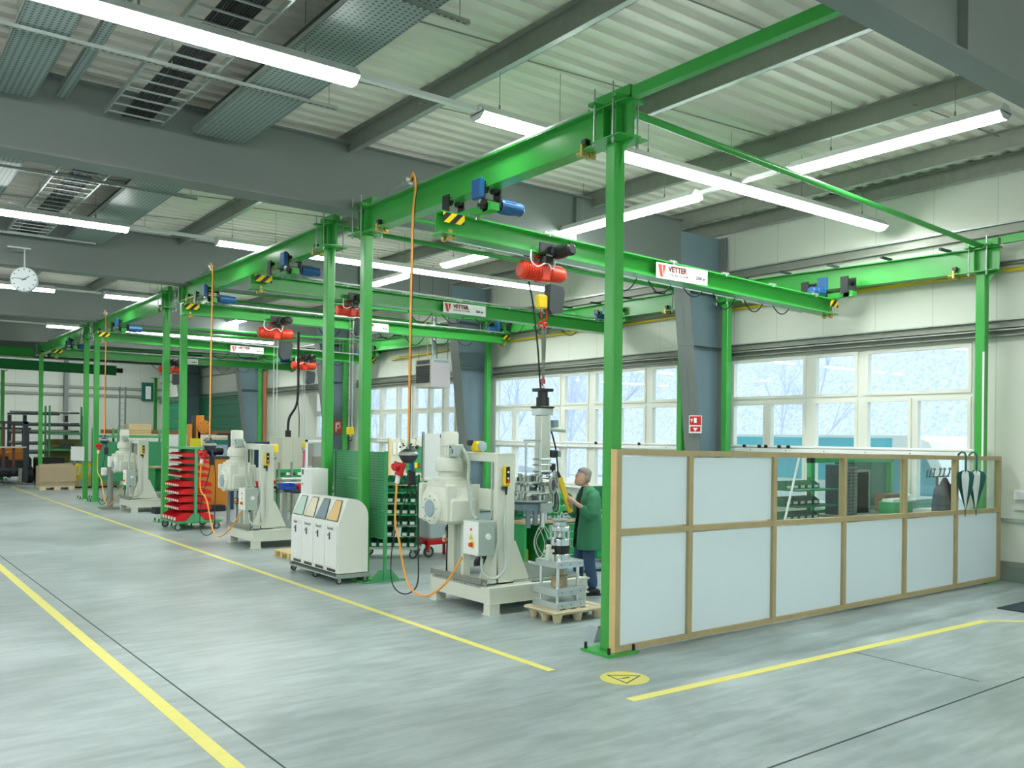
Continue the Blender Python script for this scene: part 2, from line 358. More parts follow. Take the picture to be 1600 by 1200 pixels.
# green sectional gate in the long wall, far end
gm = mat('gate_green', (.004, .22, .11), .5)
b = MB()
for i in range(7): b.box((XW-.08, 31.5, .1+i*.55), (XW-.04, 43.6, .63+i*.55), gm)
struct('door_1', b)
# steel frames
RAFT = [-2.76, 5.35, 13.4, 21.8, 29.6, 37.8]
RB = {-2.76: 5.18}
for i, y in enumerate(RAFT):
    zb = RB.get(y, 5.3); b = MB()
    fw = .21 if i else .125
    b.box((XL, y-fw, zb), (6.95, y+fw, zb+.024), STEEL); b.box((XL, y-.10, 6.28), (6.95, y+.10, 6.30), STEEL); b.box((XL, y-.008, zb+.024), (6.95, y+.008, 6.28), STEEL)
    for x in ((4.2 if i else 1.25), -9.5):
        for s in (-1, 1): b.box((x-.008, y+.012*s, zb+.03), (x+.008, y+s*.09, 6.27), STEEL)
    tag(b.build('roof_beam'), kind='structure')
    c = MB(); pr = [(6.95, 5.3), (7.58, 0), (8.08, 0), (8.08, 6.1), (6.95, 6.1)]
    c.prism([(x, y-.008, z) for x, z in pr], (0, .016, 0), STEELB)
    d = Vector((7.58-6.95, 0, -5.3)); 
    c.prism([(6.95, y-.2, 5.3), (6.95, y+.2, 5.3), (6.97, y+.2, 5.3), (6.97, y-.2, 5.3)], d, STEEL)
    c.box((8.06, y-.2, 0), (8.085, y+.2, 6.1), STEEL)
    for z in (4.95, 5.28, 3.9, 1.5): c.box((7.1 if z > 3 else 7.5, y-.15, z), (8.05, y+.15, z+.015), STEEL)
    c.box((7.45, y-.25, 0), (8.08, y+.25, .025), STEEL)
    tag(c.build('steel_pillar'), kind='structure')
for x in (-16, -13.6, -11.2, -8.8, -6.55, -4.3, -1.97, -.13, 2.12, 4.62, 6.92, 8.0):
    b = MB(); b.box((x-.003, YF, 6.17), (x+.003, YB, 6.41), GALVD); b.box((x-.085, YF, 6.405), (x+.003, YB, 6.412), GALVD); b.box((x-.003, YF, 6.165), (x+.085, YB, 6.172), GALV)
    b.box((x+.078, YF, 6.165), (x+.085, YB, 6.19), GALV)
    tag(b.build('roof_beam'), kind='structure')
# thin sag rods between purlins
b = MB()
for y in (-.6, 1.4, 3.2, 7.6, 9.6, 11.6, 15.5, 17.6, 19.6, 25.5):
    for x0, x1 in ((-4.3, -1.97), (-1.97, -.13), (-.13, 2.12), (2.12, 4.62), (4.62, 6.92)):
        if (int(y*10)+int(x0*10)) % 3: b.cyl((x0-.1, y, 6.24), (x1-.12, y, 6.33), .009, GALVD, n=6)
tag(b.build('trim_3'), kind='structure')
# floor markings and joints
def strip(name, p, q, w, m, z=.0025, label=None, cat=None, cut=None):
    p = Vector((p[0], p[1])); q = Vector((q[0], q[1])); d = (q-p).normalized(); n = Vector((-d.y, d.x))*w/2
    b = MB(); P = [(*(p+n), 0), (*(p-n), 0), (*(q-n), 0), (*(q+n), 0)]
    b.prism([(x, y, .0004) for x, y, _ in P], (0, 0, z), m); o = b.build(name)
    if label: tag(o, label, cat)
    else: tag(o, kind='structure')
    return o
LINE = mat('floor_tape', (.84, .78, .18), .42, noise=.08, nscale=8)
JOINT = mat('joint_filler', (.06, .08, .08), .7)
a_, c_ = fl(368, 1200), fl(0, 886); d_ = (c_-a_); strip('floor_marking', a_-d_*.6, c_+d_*8.5, .105, LINE, label='long yellow line crossing the open aisle floor, alone far from the machines', cat='floor line')
strip('floor_marking', fl(862, 1048), fl(18, 761), .085, LINE, label='long yellow line along the row of green posts and bins', cat='floor line')
a_, c_ = fl(984, 1094), fl(1540, 970); strip('floor_marking', a_, c_, .10, LINE, label='yellow line on the floor in front of the white partition', cat='floor line')
strip('floor_marking', c_-Vector((.05, -.03, 0)), c_+Vector((.0, 0, 0))+(fl(1600, 971)-c_)*3, .055, LINE, z=.003, label='short thin yellow line going on from the partition line past the dark mat', cat='floor line')
a_, c_ = fl(445, 1200), fl(0, 868); d_ = c_-a_; strip('floor_joint', a_-d_*.5, c_+d_*4, .012, JOINT)
a_, c_ = fl(1370, 1140), fl(1600, 1058); d_ = c_-a_; strip('floor_joint', a_-d_*1.2, c_+d_*.8, .014, JOINT)
a_, c_ = fl(1330, 1018), fl(1530, 1065); strip('floor_joint', a_, c_, .006, JOINT)
a_ = fl(1558, 951); b = MB(); b.box((0, 0, .001), (3.2, 1.3, .014), mat('mat_dark', (.02, .035, .05), .9)); o = b.build('door_mat'); o.location = (a_.x, a_.y-1.3, 0); o.rotation_euler = (0, 0, 0)
tag(o, 'dark blue floor mat lying by the concrete wall base', 'mat')
# warning disc on floor
dc = fl(976, 1060); r = thing('floor_warning_disc', 'round yellow floor sticker with a black triangle sign near the front green post', 'floor sticker', (dc.x, dc.y, 0))
b = MB(); b.cyl((0, 0, .0005), (0, 0, .003), .215, LINE, n=48); b.build('disc', r)
b = MB(); th = -CA+.5
def tri_ring(R0, R1, z0, z1):
    P = [(math.cos(th+i*2*math.pi/3), math.sin(th+i*2*math.pi/3)) for i in range(3)]
    for i in range(3):
        p, q = P[i], P[(i+1) % 3]; b.prism([(p[0]*R0, p[1]*R0, z0), (q[0]*R0, q[1]*R0, z0), (q[0]*R1, q[1]*R1, z0), (p[0]*R1, p[1]*R1, z0)], (0, 0, z1-z0), BLACK)
tri_ring(.175, .15, .003, .0042)
u = Vector((math.cos(th), math.sin(th), 0)); n_ = Vector((-u.y, u.x, 0))
for s0, s1, w in ((-.03, .05, .010), (-.055, -.043, .010)): b.prism([u*s0+n_*w+Vector((0, 0, .003)), u*s0-n_*w+Vector((0, 0, .003)), u*s1-n_*w+Vector((0, 0, .003)), u*s1+n_*w+Vector((0, 0, .003))], (0, 0, .0012), BLACK)
b.build('triangle_sign', r)
# =====================================================================  OUTSIDE
b = MB(); b.box((XW+.3, -40, -.4), (120, 120, -.25), mat('outside_ground', (.62, .65, .68), .9, noise=.2, nscale=.3)); tag(b.build('ground'), kind='structure')
HM = mat('winter_hill', (.58, .64, .78), .95, noise=.55, nscale=5.5)
b = MB(); n = 34; V = []; 
for i in range(n+1):
    for j in range(8):
        V.append((30+j*6+random.uniform(-1, 1), -40+i*5, -.3+j*8.2+random.uniform(-.5, .9)))
b.add(V, [[i*8+j, i*8+j+1, (i+1)*8+j+1, (i+1)*8+j] for i in range(n) for j in range(7)], HM, True); tag(b.build('hill'), kind='structure')
BARK = mat('winter_bark', (.52, .57, .69), .9); FROSTW = mat('frosted_twigs', (.62, .67, .78), .9)
def bare_tree(seed):
    rnd = random.Random(seed); b = MB()
    def br(p, d, L, r, k):
        q = p+d*L; b.cyl(p, q, r, BARK if k > 1 else FROSTW, r2=r*.6, n=5, caps=False)
        if k == 0: return
        for _ in range(4 if k > 1 else 5):
            dd = (d+Vector((rnd.uniform(-1, 1), rnd.uniform(-1, 1), rnd.uniform(-.3, .9)))*.75).normalized(); br(p.lerp(q, rnd.uniform(.45, 1)), dd, L*.62, r*.52, k-1)
    br(Vector((0, 0, 0)), Vector((rnd.uniform(-.08, .08), rnd.uniform(-.08, .08), 1)), 3.2, .065, 4); return b
protos = [bare_tree(s) for s in (3, 5, 8)]
TP = []
for i in range(44): TP.append((random.uniform(24, 40), -6+i*1.8+random.uniform(-.5, .5)))
bld = [p.build('bare_tree') for p in protos]
for i, (x, y) in enumerate(TP):
    o = bld[i] if i < 3 else bld[i % 3].copy()
    if i >= 3: COL.objects.link(o)
    o.location = (x, y, max(-.3, -.3+(x-30)*1.36)-(.9 if x > 29.5 else .1)); o.rotation_euler = (0, 0, random.uniform(0, 6)); s = random.uniform(.9, 1.5); o.scale = (s, s, s)
    tag(o, 'bare frosted tree on the pale winter slope outside the windows', 'tree', 'winter trees outside the window wall')
def vehicle(name, label, cat, loc, L, H, Wd, body, van=True, rz=math.pi/2):
    r = thing(name, label, cat, loc, rz); b = MB()
    if van: pr = [(0, .35), (L, .35), (L, 1.15), (L-.30, 1.5), (L-.75, H-.12), (L-1.1, H), (.1, H), (0, H-.1)]
    else: pr = [(0, .3), (L, .3), (L, .75), (L-.9, .92), (L-1.7, H-.05), (1.1, H), (.25, .95), (0, .85)]
    b.prism([(x, -Wd/2, z) for x, z in pr], (0, Wd, 0), body); b.build('body', r)
    tg = mat('vehicle_window', (.10, .35, .42), .1)
    for s in (-1, 1):
        g = MB(); y = s*Wd/2
        if van: P = [(L-1.55, 1.35), (L-.45, 1.35), (L-.85, H-.3), (L-1.55, H-.3)]
        else: P = [(.7, .95), (L-1.15, .95), (L-1.8, H-.12), (1.25, H-.12)]
        g.prism([(x, y, z) for x, z in P], (0, s*.01, 0), tg); g.build('side_window', r)
    for x in (.8, L-.8):
        for s in (-1, 1): w = MB(); w.cyl((x, s*(Wd/2-.2), .33), (x, s*(Wd/2+.01), .33), .33, RUBBER, n=20); w.cyl((x, s*(Wd/2+.01), .33), (x, s*(Wd/2+.02), .33), .2, GALV, n=14); w.build('wheel', r)
    return r
TEAL = mat('van_teal', (.16, .58, .70), .3)
v = vehicle('van', 'white van with a teal side parked outside, seen through the window behind the partition', 'van', (10.6, .2, -.25), 6.2, 2.45, 2.0, WHITE, True, math.pi/2+math.pi)
v.location = (10.8, onX(9.8, 1447, 700).y+5.4, -.25)
p = MB(); p.box((.05, 1.0, 1.55), (4.75, 1.012, 2.40), TEAL); p.box((.05, -1.012, 1.55), (4.75, -1.0, 2.40), TEAL); p.build('teal_panel', v)
vehicle('car', 'pale estate car parked outside, seen through the partition glass', 'car', (13.6, 9.5, -.25), 4.4, 1.45, 1.8, mat('car_silver', (.62, .66, .72), .3), False, -math.pi/2)
# =====================================================================  LIGHTS
def light_run(label, p0, p1, group=None):
    p0 = Vector(p0); p1 = Vector(p1); d = (p1-p0).normalized(); r = thing('tube_light', label, 'ceiling light', tuple(p0), 0, group); o = p0; q = p1-p0; z = Vector((0, 0, 1))
    b = MB(); b.sweep([(-.128, .033), (.128, .033), (.128, .042), (.06, .13), (-.06, .13), (-.128, .042)], (0, 0, 0), q, WHITE)
    for e in (Vector((0, 0, 0)), q-d*.012): b.sweep([(-.052, -.034), (.052, -.034), (.129, .026), (.129, .045), (-.129, .045), (-.129, .026)], e, e+d*.012, WHITE)
    b.build('housing', r)
    b = MB(); b.sweep([(-.05, -.032), (.05, -.032), (.125, .026), (.125, .032), (-.125, .032), (-.125, .026)], d*.013, q-d*.013, TUBEM); b.build('diffuser', r)
    n = max(2, round(q.length/2.2)+1)
    for i in range(n):
        c = d*(q.length*(i+.35)/(n-.3)); b = MB(); b.cyl(c+z*.12, c+z*(6.38-p0.z), .004, GALVD, n=5); b.cyl(c+z*.12, c+z*.2, .012, GALVD, n=6); b.build('hanging_wire', r)
    return r
def rail(label, p0, p1):
    b = MB(); b.sweep([(-.035, .05), (.035, .05), (.035, .10), (-.035, .10)], p0, p1, WHITE); return tag(b.build('light_rail'), label, 'lighting rail')
ZL = 5.6
def ax(y, px, py): return onY(y, px, py).x
Y1, Y2, Y3, Y4, XT = 1.68, 10.05, 18.4, 26.8, 4.0
light_run('very long lit tube fitting over the open aisle, nearest the cable trays', (-7.5, Y1, ZL), (ax(Y1, 555, 124), Y1, ZL))
rail('bare white rail joining the aisle tube to the lamp behind the front green beam', (ax(Y1, 555, 124)+.02, Y1, ZL), (ax(Y1, 745, 180)-.02, Y1, ZL))
light_run('short lit tube fitting passing behind the big front green beam', (ax(Y1, 745, 180), Y1, ZL), (1.1, Y1, ZL))
light_run('long lit tube fitting between the front green post and the window wall', (1.7, Y1, ZL), (7.75, Y1, ZL))
light_run('long lit tube fitting over the aisle, between the big roof beam and the clock', (-7.5, Y2, ZL), (ax(Y2, 200, 357), Y2, ZL))
rail('thin white rail running from the second aisle tube to the green beam', (ax(Y2, 200, 357)+.02, Y2, ZL), (ax(Y2, 335, 380)-.02, Y2, ZL))
light_run('short lit tube fitting just before the second bay runway beam', (ax(Y2, 338, 380), Y2, ZL), (1.0, Y2, ZL))
light_run('long lit tube fitting behind the paired green posts in the second bay', (1.35, Y2, ZL), (7.4, Y2, ZL))
light_run('lit tube fitting beyond the round clock', (-6, Y3, ZL), (ax(Y3, 85, 452), Y3, ZL))
rail('thin white rail beyond the round clock', (ax(Y3, 85, 452)+.02, Y3, ZL), (ax(Y3, 160, 465)-.02, Y3, ZL))
light_run('short lit tube fitting next to the third bay orange cable drop', (ax(Y3, 162, 465), Y3, ZL), (.9, Y3, ZL))
light_run('long lit tube fitting inside the third bay', (1.6, Y3, ZL), (7.4, Y3, ZL))
rail('thin white rail at the far end of the aisle', (-6, Y4, ZL), (ax(Y4, 72, 508)-.02, Y4, ZL))
light_run('small distant lit tube fitting above the far bay beam', (ax(Y4, 72, 508), Y4, ZL), (.6, Y4, ZL))
light_run('distant lit tube fitting inside the last bay', (1.6, Y4, ZL), (7.4, Y4, ZL))
def ay(px, py): return onX(XT, px, py).y
for l, a, c in (('lit tube fitting under the dark roof beam beside the window wall, over the partition', (1572, 190), (1240, 276)),
                ('lit tube fitting above the largest red chain hoist, ending at the big roof beam', (1090, 306), (872, 367)),
                ('small lit tube fitting above the paired posts, first of the second bay cross lights', (765, 397), (695, 415)),
                ('small lit tube fitting touching the long second bay tube', (635, 430), (578, 447)),
                ('small distant lit tube fitting between two red hoists', (385, 500), (343, 510))):
    light_run(l, (XT, ay(*a), ZL), (XT, ay(*c), ZL))
rail('short white rail between the two cross lights over the first bay', (XT, ay(1238, 276)+.02, ZL), (XT, ay(1092, 306)-.02, ZL))
# aisle rows go on out of view; front and far rows added for brightness
for y in (-13.5, -9.6, 1.68, 10.05, 18.4, 26.8, 34.9, 41.0):
    for x in ((-22, -15.0), (-14, -8)) if 0 < y < 40 else ((-22, -15.0), (-14, -7.5), (-6, 0), (1, 7)):
        r = light_run('unseen lit tube fitting over the hall', (x[0], y, ZL), (x[1], y, ZL), 'tube lights over the open hall')
# cable trays
def tray(label, x0, x1, y0, y1, z, kind):
    r = thing('cable_tray', label, 'cable tray', (x0, y0, z)); w = x1-x0; L = y1-y0
    if kind == 'perf':
        b = MB(); b.box((0, 0, 0), (w, L, .004), TRAY); b.box((0, 0, 0), (.004, L, .06), GALV); b.box((w-.004, 0, 0), (w, L, .06), GALV); b.build('tray_bed', r)
    else:
        b = MB(); b.box((0, 0, 0), (.02, L, .06), GALV); b.box((w-.02, 0, 0), (w, L, .06), GALV); b.build('side_rails', r)
        b = MB(); k = int(L/.3)
        for i in range(k): b.box((.02, .15+i*.3, 0), (w-.02, .18+i*.3, .015), GALV)
        b.build('rungs', r)
        n = 13; c0 = w*.28; dw = w*.5/n
        for i in range(n):
            b = MB(); pts = [(c0+dw*(i+.5)+.004*math.sin(j*1.3+i), L*j/40, .028+.004*math.sin(j+i*2)) for j in range(41)]; b.tube(pts, .014, RUBBER, 6); b.build('black_cable', r)
    return r
tray('wide perforated cable tray over the aisle, outermost one', -4.66, -4.2, YF+3, 5.1, 5.9, 'perf')
tray('narrow perforated cable tray beside the outermost wide tray', -3.98, -3.86, YF+3, 5.1, 5.98, 'perf')
tray('cable ladder carrying a bundle of black cables, before the big roof beam', -3.46, -2.78, YF+3, 5.1, 5.9, 'ladder')
tray('wide perforated cable tray next to the roof rail, nearest the green crane', -2.42, -1.72, YF+3, 5.1, 5.9, 'perf')
tray('cable ladder carrying black cables, behind the big roof beam', -3.46, -2.78, 5.65, 13.2, 5.9, 'ladder')
tray('wide perforated cable tray behind the big roof beam', -2.42, -1.72, 5.65, 13.2, 5.9, 'perf')
tray('perforated cable tray behind the big roof beam, outermost', -4.3, -3.9, 5.65, 13.2, 5.9, 'perf')
for i, (y, x0, x1) in enumerate(((3.05, -5.2, -1.4), (.35, -5.2, -1.4), (8.1, -5.2, -1.4), (6.1, -5.2, -1.4), (10.8, -5.2, -1.4), (12.9, -5.2, -1.9))):
    b = MB(); L = x1-x0; b.box((0, 0, 0), (L, .04, .003), GALV); b.box((0, 0, 0), (L, .003, .04), GALV); b.box((0, .037, 0), (L, .04, .04), GALV)
    for k in range(int(L/.07)): b.box((.02+k*.07, .012, -.001), (.06+k*.07, .028, 0), BLACK)
    r = thing('support_rail', ['slotted rail crossing under the trays, close before the big roof beam', 'slotted rail crossing under the trays at the top edge of the view', 'slotted rail under the trays in the middle of the second roof bay', 'slotted rail under the trays just behind the big roof beam', 'slotted rail under the trays near the second aisle lamp', 'slotted rail under the trays just before the third roof beam'][i], 'support rail', (x0, y, 5.84)); b.build('rail_channel', r)
    for x in (.55, 1.95, 3.7): 
        if x < L: h = MB(); h.cyl((x, .02, 0), (x, .02, .56), .005, GALV, n=5); h.build('threaded_rod', r)
# =====================================================================  GREEN CRANES
XA = .1; XB = 7.8; ZT = 4.99; RH = .36
def column(label, x, y, zt, gdir, base=True, gus=True):
    r = thing('crane_post', label, 'crane post', (x, y, 0)); h = .07
    b = MB(); b.box((-h, -h, .02), (h, h, zt-.012), GREEN, .012); b.build('shaft', r)
    b = MB(); b.box((-.2, -.2, 0), (.2, .2, .025), GREEN); b.build('base_plate', r)
    for sx in (-1, 1):
        for sy in (-1, 1): b = MB(); b.cyl((sx*.165, sy*.165, .025), (sx*.165, sy*.165, .085), .016, BLACK, n=10); b.build('anchor_bolt', r)
    b = MB(); b.box((-.19, -.15 if gdir > 0 else -.25, zt-.012), (.19, .25 if gdir > 0 else .15, zt), GREEN); b.build('head_plate', r)
    if gus:
        b = MB(); g = gdir; pts = [(0, g*h, zt-.012), (0, g*.24, zt-.012)]+[(0, g*(h+.17*(1-math.sin(t))), zt-.012-.30*(1-math.cos(t))-.02) for t in [i*math.pi/2/6 for i in range(7)]]
        b.prism([(-.006, p[1], p[2]) for p in pts], (.012, 0, 0), GREEN); b.build('gusset', r)
    return r
def runway(label, x0, x1, y0, y1, z0, z1, front=True):
    # bottom z at y0 / y1
    r = thing('runway_beam', label, 'crane runway', (x0, y0, z0)); e = .25; D = Vector((x1-x0, y1-y0, z1-z0)); d = D.normalized()
    b = MB(); b.ibeam(Vector((0, 0, RH))-d*e, D+Vector((0, 0, RH))+d*e, RH, .19, .012, .016, GREEN)
    b.build('beam', r)
    for P, s in ((Vector((0, 0, 0)), 1), (D, -1)):
        for o in (-.09, .09):
            for sx in (-1, 1): k = MB(); k.box(P+Vector((sx*.007, o-.005, .016)), P+Vector((sx*.09, o+.005, RH-.016)), GREEN); k.build('stiffener', r)
        k = MB(); k.box(P+Vector((-.19, -.2, RH)), P+Vector((.19, -.12, RH+.03)), GREEN); k.box(P+Vector((-.19, .12, RH)), P+Vector((.19, .2, RH+.03)), GREEN); k.rhs(P+Vector((0, -.24, RH+.08)), P+Vector((0, .24, RH+.08)), .10, .10, GREEN); k.build('clamp_bracket', r)
        for sx in (-1, 1):
            for oy in (-.13, .13):
                k = MB(); k.cyl(P+Vector((sx*.165, oy, -.07)), P+Vector((sx*.165, oy, RH+.16)), .009, GALV, n=8); k.cyl(P+Vector((sx*.165, oy, -.05)), P+Vector((sx*.165, oy, -.022)), .018, GALV, n=6); k.build('clamp_rod', r)
        q = P+d*(s*.42)
        for sx in (-1, 1): k = MB(); k.box(q+Vector((sx*.02, -.04, -.06)), q+Vector((sx*.10, .0, .07)), BRASS, .01); k.cyl(q+Vector((sx*.06, -.01, -.01)), q+Vector((sx*.06, s*.07, -.01)), .03, BRASS, n=12); k.box(q+Vector((sx*.01, -.05, .07)), q+Vector((sx*.07, .01, .12)), BLACK); k.build('end_stop', r)
    if front:
        k = MB(); k.sweep([(-.10, .0), (-.07, .0), (-.07, .025), (-.10, .025)], Vector((0, 0, RH))+d*.3, D+Vector((0, 0, RH))-d*.3, GALV); k.build('cable_channel', r)
    else:
        n = int(D.length/.9)
        for i in range(n): p = D*((i+.5)/n)+Vector((0, 0, RH)); k = MB(); k.box(p+Vector((-.34, -.02, .0)), p+Vector((-.02, .02, .035)), CHAR); k.build('cable_arm', r)
    return r
YC = [0., 5.16, 6.39, 13.75, 15.07, 22.2, 23.6, 31.5]
FL = ['front green crane post, the big one beside the wooden partition', 'green crane post behind the recycling bins, beside the green mesh screen', 'green crane post carrying the white wall box, behind the recycling bins', 'green crane post just behind the red bin trolley', 'green crane post with its foot before the red bin trolley', 'green crane post with a blank side, nearer of the far pair', 'green crane post carrying a small white box, second of the far pair', 'distant green crane post by the cardboard box']
for i, y in enumerate(YC): column(FL[i], XA, y, ZT, -1 if i % 2 == 0 else 1)
ord_ = ['first', 'second', 'third', 'last']
for i in range(4):
    runway(['big green runway beam of the first bay, from the front post to the paired posts', 'green runway beam of the second bay above the orange cable drop', 'green runway beam of the third bay, above the far machine', 'small distant green runway beam of the last bay'][i], XA, XA, YC[2*i], YC[2*i+1], ZT, ZT)
# wall side
wy = [.06, 4.90, 6.05, 12.90, 14.15, 19.8, 21.3, 29.1]
wz = [4.66, 4.76, 4.74, 4.78, 4.72, 4.80, 4.80, 4.85]
WLb = ['green post at the window wall beside the end of the partition', 'green post before the blue grey steel column, window wall', 'green post with a red fire sign near it, behind the front post', 'green post by the blue grey steel column with the gas heater', 'green post behind the gas heater', 'green post behind the sage perforated screen', 'green post beside the second blue grey column', 'far green post near the green gate']
for i, y in enumerate(wy): column(WLb[i], XB, y, wz[i], -1 if i % 2 == 0 else 1)
for i in range(4):
    runway(['green wall side runway beam over the first windows', 'green wall side runway beam over the second windows', 'green wall side runway beam behind the white gas heater duct', 'distant green wall side runway beam'][i], XB, XB, wy[2*i], wy[2*i+1], wz[2*i], wz[2*i+1], False)
# tie pipes from post head to post head
for i in range(8):
    p0 = Vector((XA+.02, YC[i], ZT+RH+.02)); p1 = Vector((XB-.02, wy[i], wz[i]+RH+.03)) 
    d = (p1-p0).normalized(); b = MB(); b.cyl(p0+d*.09-Vector((0, 0, .03)), p1-d*.05, .038, GREEN, n=14)
    solo('tie_pipe', b, ['round green tie pipe from the front post head across to the wall post', 'green tie pipe from the second post head, over the first chain hoist', 'green tie pipe at the start of the second bay', 'green tie pipe at the end of the second bay', 'green tie pipe at the start of the third bay', 'green tie pipe at the end of the third bay', 'green tie pipe at the start of the last bay', 'green tie pipe at the far end of the last bay'][i], 'tie pipe', p0)
b = MB(); b.rhs((XA, -.26, 5.40), (XA, -2.7, 5.40), .09, .11, GREEN); b.box((XA-.1, -2.75, 5.3), (XA+.1, -2.70, 5.5), GREEN); solo('bracing_beam', b, 'green box beam from the front post head to the dark roof beam', 'bracing beam', (XA, -.26, 5.4))
b = MB(); b.rhs((XB, -.22, 5.10), (XB, -2.7, 5.15), .09, .11, GREEN); solo('bracing_beam', b, 'green box beam going on from the wall post head beside the window wall', 'bracing beam', (XB, -.22, 5.1))
for i, (y, x, z0) in enumerate(((13.9, XA, ZT+RH),)): pass
SIGNW = mat('sign_white', (.85, .87, .85), .5); SIGNR = mat('sign_red', (.65, .05, .02), .5); SIGNK = mat('sign_black', (.02, .02, .02), .5)
def sign(r, x, z, y, L, kg):
    h = L*.205; b = MB(); b.box((x, y-.004, z-h), (x+L, y, z), SIGNW); p = b.build('load_sign', r)
    q = MB(); s = h*.78; x0 = x+.03*L; z0 = z-h*.12
    q.prism([(x0, y-.006, z0), (x0+s*.42, y-.006, z0), (x0+s*.62, y-.006, z0-s), (x0+s*.30, y-.006, z0-s)], (0, .002, 0), SIGNR)
    q.prism([(x0+s*.52, y-.006, z0), (x0+s*.92, y-.006, z0), (x0+s*.74, y-.006, z0-s*.72), (x0+s*.66, y-.006, z0-s*.8)], (0, .002, 0), SIGNR); q.build('logo', p)
    text('lettering', 'VETTER', h*.50, SIGNR, p, (x+L*.232, y-.007, z-h*.49), TX_Y, bold=.004)
    text('lettering', 'VETTER', h*.50, SIGNK, p, (x+L*.225, y-.0085, z-h*.475), TX_Y, bold=.002)
    text('lettering', 'FÖRDERTECHNIK', h*.24, SIGNK, p, (x+L*.23, y-.006, z-h*.76), TX_Y)
    text('lettering', kg+' kg', h*.30, SIGNK, p, (x+L*.765, y-.006, z-h*.70), TX_Y, bold=.002)
def motor(b, c, ax_, r, L, m, cap=BLACK):
    c = Vector(c); d = Vector(ax_).normalized()
    b.lathe([(r*.55, 0), (r*.95, .0), (r, L*.06), (r, L*.62), (r*.9, L*.64), (r*.92, L*.94), (r*.7, L)], c, d, m, 18)
    for i in range(10):
        a = d.orthogonal().normalized(); e = d.cross(a); t = i*math.pi*2/10; u = a*math.cos(t)+e*math.sin(t); b.cyl(c+u*r*1.01+d*L*.1, c+u*r*1.01+d*L*.58, r*.06, m, n=4)
def bridge(label, y, x0, x1, z0, z1, H, sx, sL, kg, x_w):
    r = thing('crane_bridge', label, 'crane bridge', (x0, y, z0)); D = Vector((x1-x0, 0, z1-z0)); d = D.normalized()
    b = MB(); b.ibeam((0, 0, 0), D, H, .25, .012, .018, GREEN); b.build('girder', r)
    for P, s in ((Vector((0, 0, 0)), 1), (D, -1)):
        b = MB(); q = P+d*(s*.02); zc = -.045 if s > 0 else -.03
        b.box(q+Vector((0, -.132, -.135)), q+Vector((s*.30 if s > 0 else s*.22, -.126, -.02)), HAZ); o = b.build('hazard_plate', r)
        for k, yy in enumerate((-.10, .02)): b = MB(); b.box(q+Vector((s*(.1+.0*k), yy, -H-.06)), q+Vector((s*(.15), yy+.05, -H+.06)), BRASS, .006); b.cyl(q+Vector((s*.12, yy+.02, -H-.03)), q+Vector((s*.19, yy+.02, -H-.03)), .022, BRASS, n=10); b.build('end_stop', r)
        # end truck under the runway flange
        xr = (XA if s > 0 else x_w)-x0; zb = P.z
        b = MB()
        for oy in (-.38, .38):
            b.box((xr-.06, oy-.05, zb+.0), (xr+.06, oy+.05, zb+.12), GREEN); b.cyl((xr-.11, oy, zb+.27), (xr-.04, oy, zb+.27), .055, BLACK, n=14); b.cyl((xr+.04, oy, zb+.27), (xr+.11, oy, zb+.27), .055, BLACK, n=14)
            b.box((xr-.125, oy-.07, zb+.06), (xr-.105, oy+.07, zb+.34), BLACK); b.box((xr+.105, oy-.07, zb+.06), (xr+.125, oy+.07, zb+.34), BLACK)
        b.rhs((xr, -.5, zb+.05), (xr, .5, zb+.05), .12, .09, GREEN); b.build('end_truck', r)
        b = MB()
        for oy in ((-.38,) if s > 0 else (.0,)):
            b.box((xr-.20, oy-.09, zb+.13), (xr-.13, oy+.09, zb+.36), BLUE, .01)
            b.cyl((xr-.17, oy, zb+.12), (xr-.12, oy, zb+.12), .04, CHROME, n=10); b.box((xr-.10, oy-.03, zb+.03), (xr+.14, oy+.05, zb+.14), BLACK)
            motor(b, (xr+.14 if s > 0 else xr-.16, oy, zb+.10), (1 if s > 0 else -1, 0, 0), .085, .34, BLUE)
        b.build('travel_motor', r)
    # festoon track in front of the girder top, brackets and cable loops
    fo = Vector((0, .62, -.20)) if y < 3 else Vector((0, 0, 0)); b = MB(); b.sweep([(.165, -.01), (.195, -.01), (.195, .02), (.165, .02)], D*.05+Vector((0, 0, .02))+fo, D*.97+Vector((0, 0, .02))+fo, GALV)
    if y < 3:
        for u in (.08, .3, .52, .74, .94): b.box(D*u+Vector((-.02, .1, -.02)), D*u+Vector((.02, .47, .0)), GALV); b.box(D*u+Vector((-.02, .43, -.19)), D*u+Vector((.02, .47, -.02)), GALV)
    elif 1:
        for u in (.08, .3, .52, .74, .94): b.box(D*u+Vector((-.02, -.17, .0)), D*u+Vector((.02, -.1, .012)), GALV)
    b.build('festoon_track', r)
    n = 7
    for i in range(n):
        p = D*(.06+.86*i/(n-1)); b = MB(); b.box(p+Vector((-.09, -.13, .0)), p+Vector((.06, -.10, .028)), GALV); b.cyl(p+Vector((0, -.12, -.03)), p+Vector((0, -.12, .03)), .014, GALV, n=8); b.build('track_clamp', r)
    for i in range(6):
        p = D*(.36+.09*i)+Vector((0, .19, -.03)); q = D*(.36+.09*(i+1))+Vector((0, .19, -.03)); b = MB(); b.tube(sag(p, q, .42-.05*(i % 3)), .009, RUBBER, 6); b.build('festoon_cable', r)
    if sx is not None: sign(r, sx-x0, -.045+(z1-z0)*((sx-x0)/(x1-x0)), -.128, sL, kg)
    return r
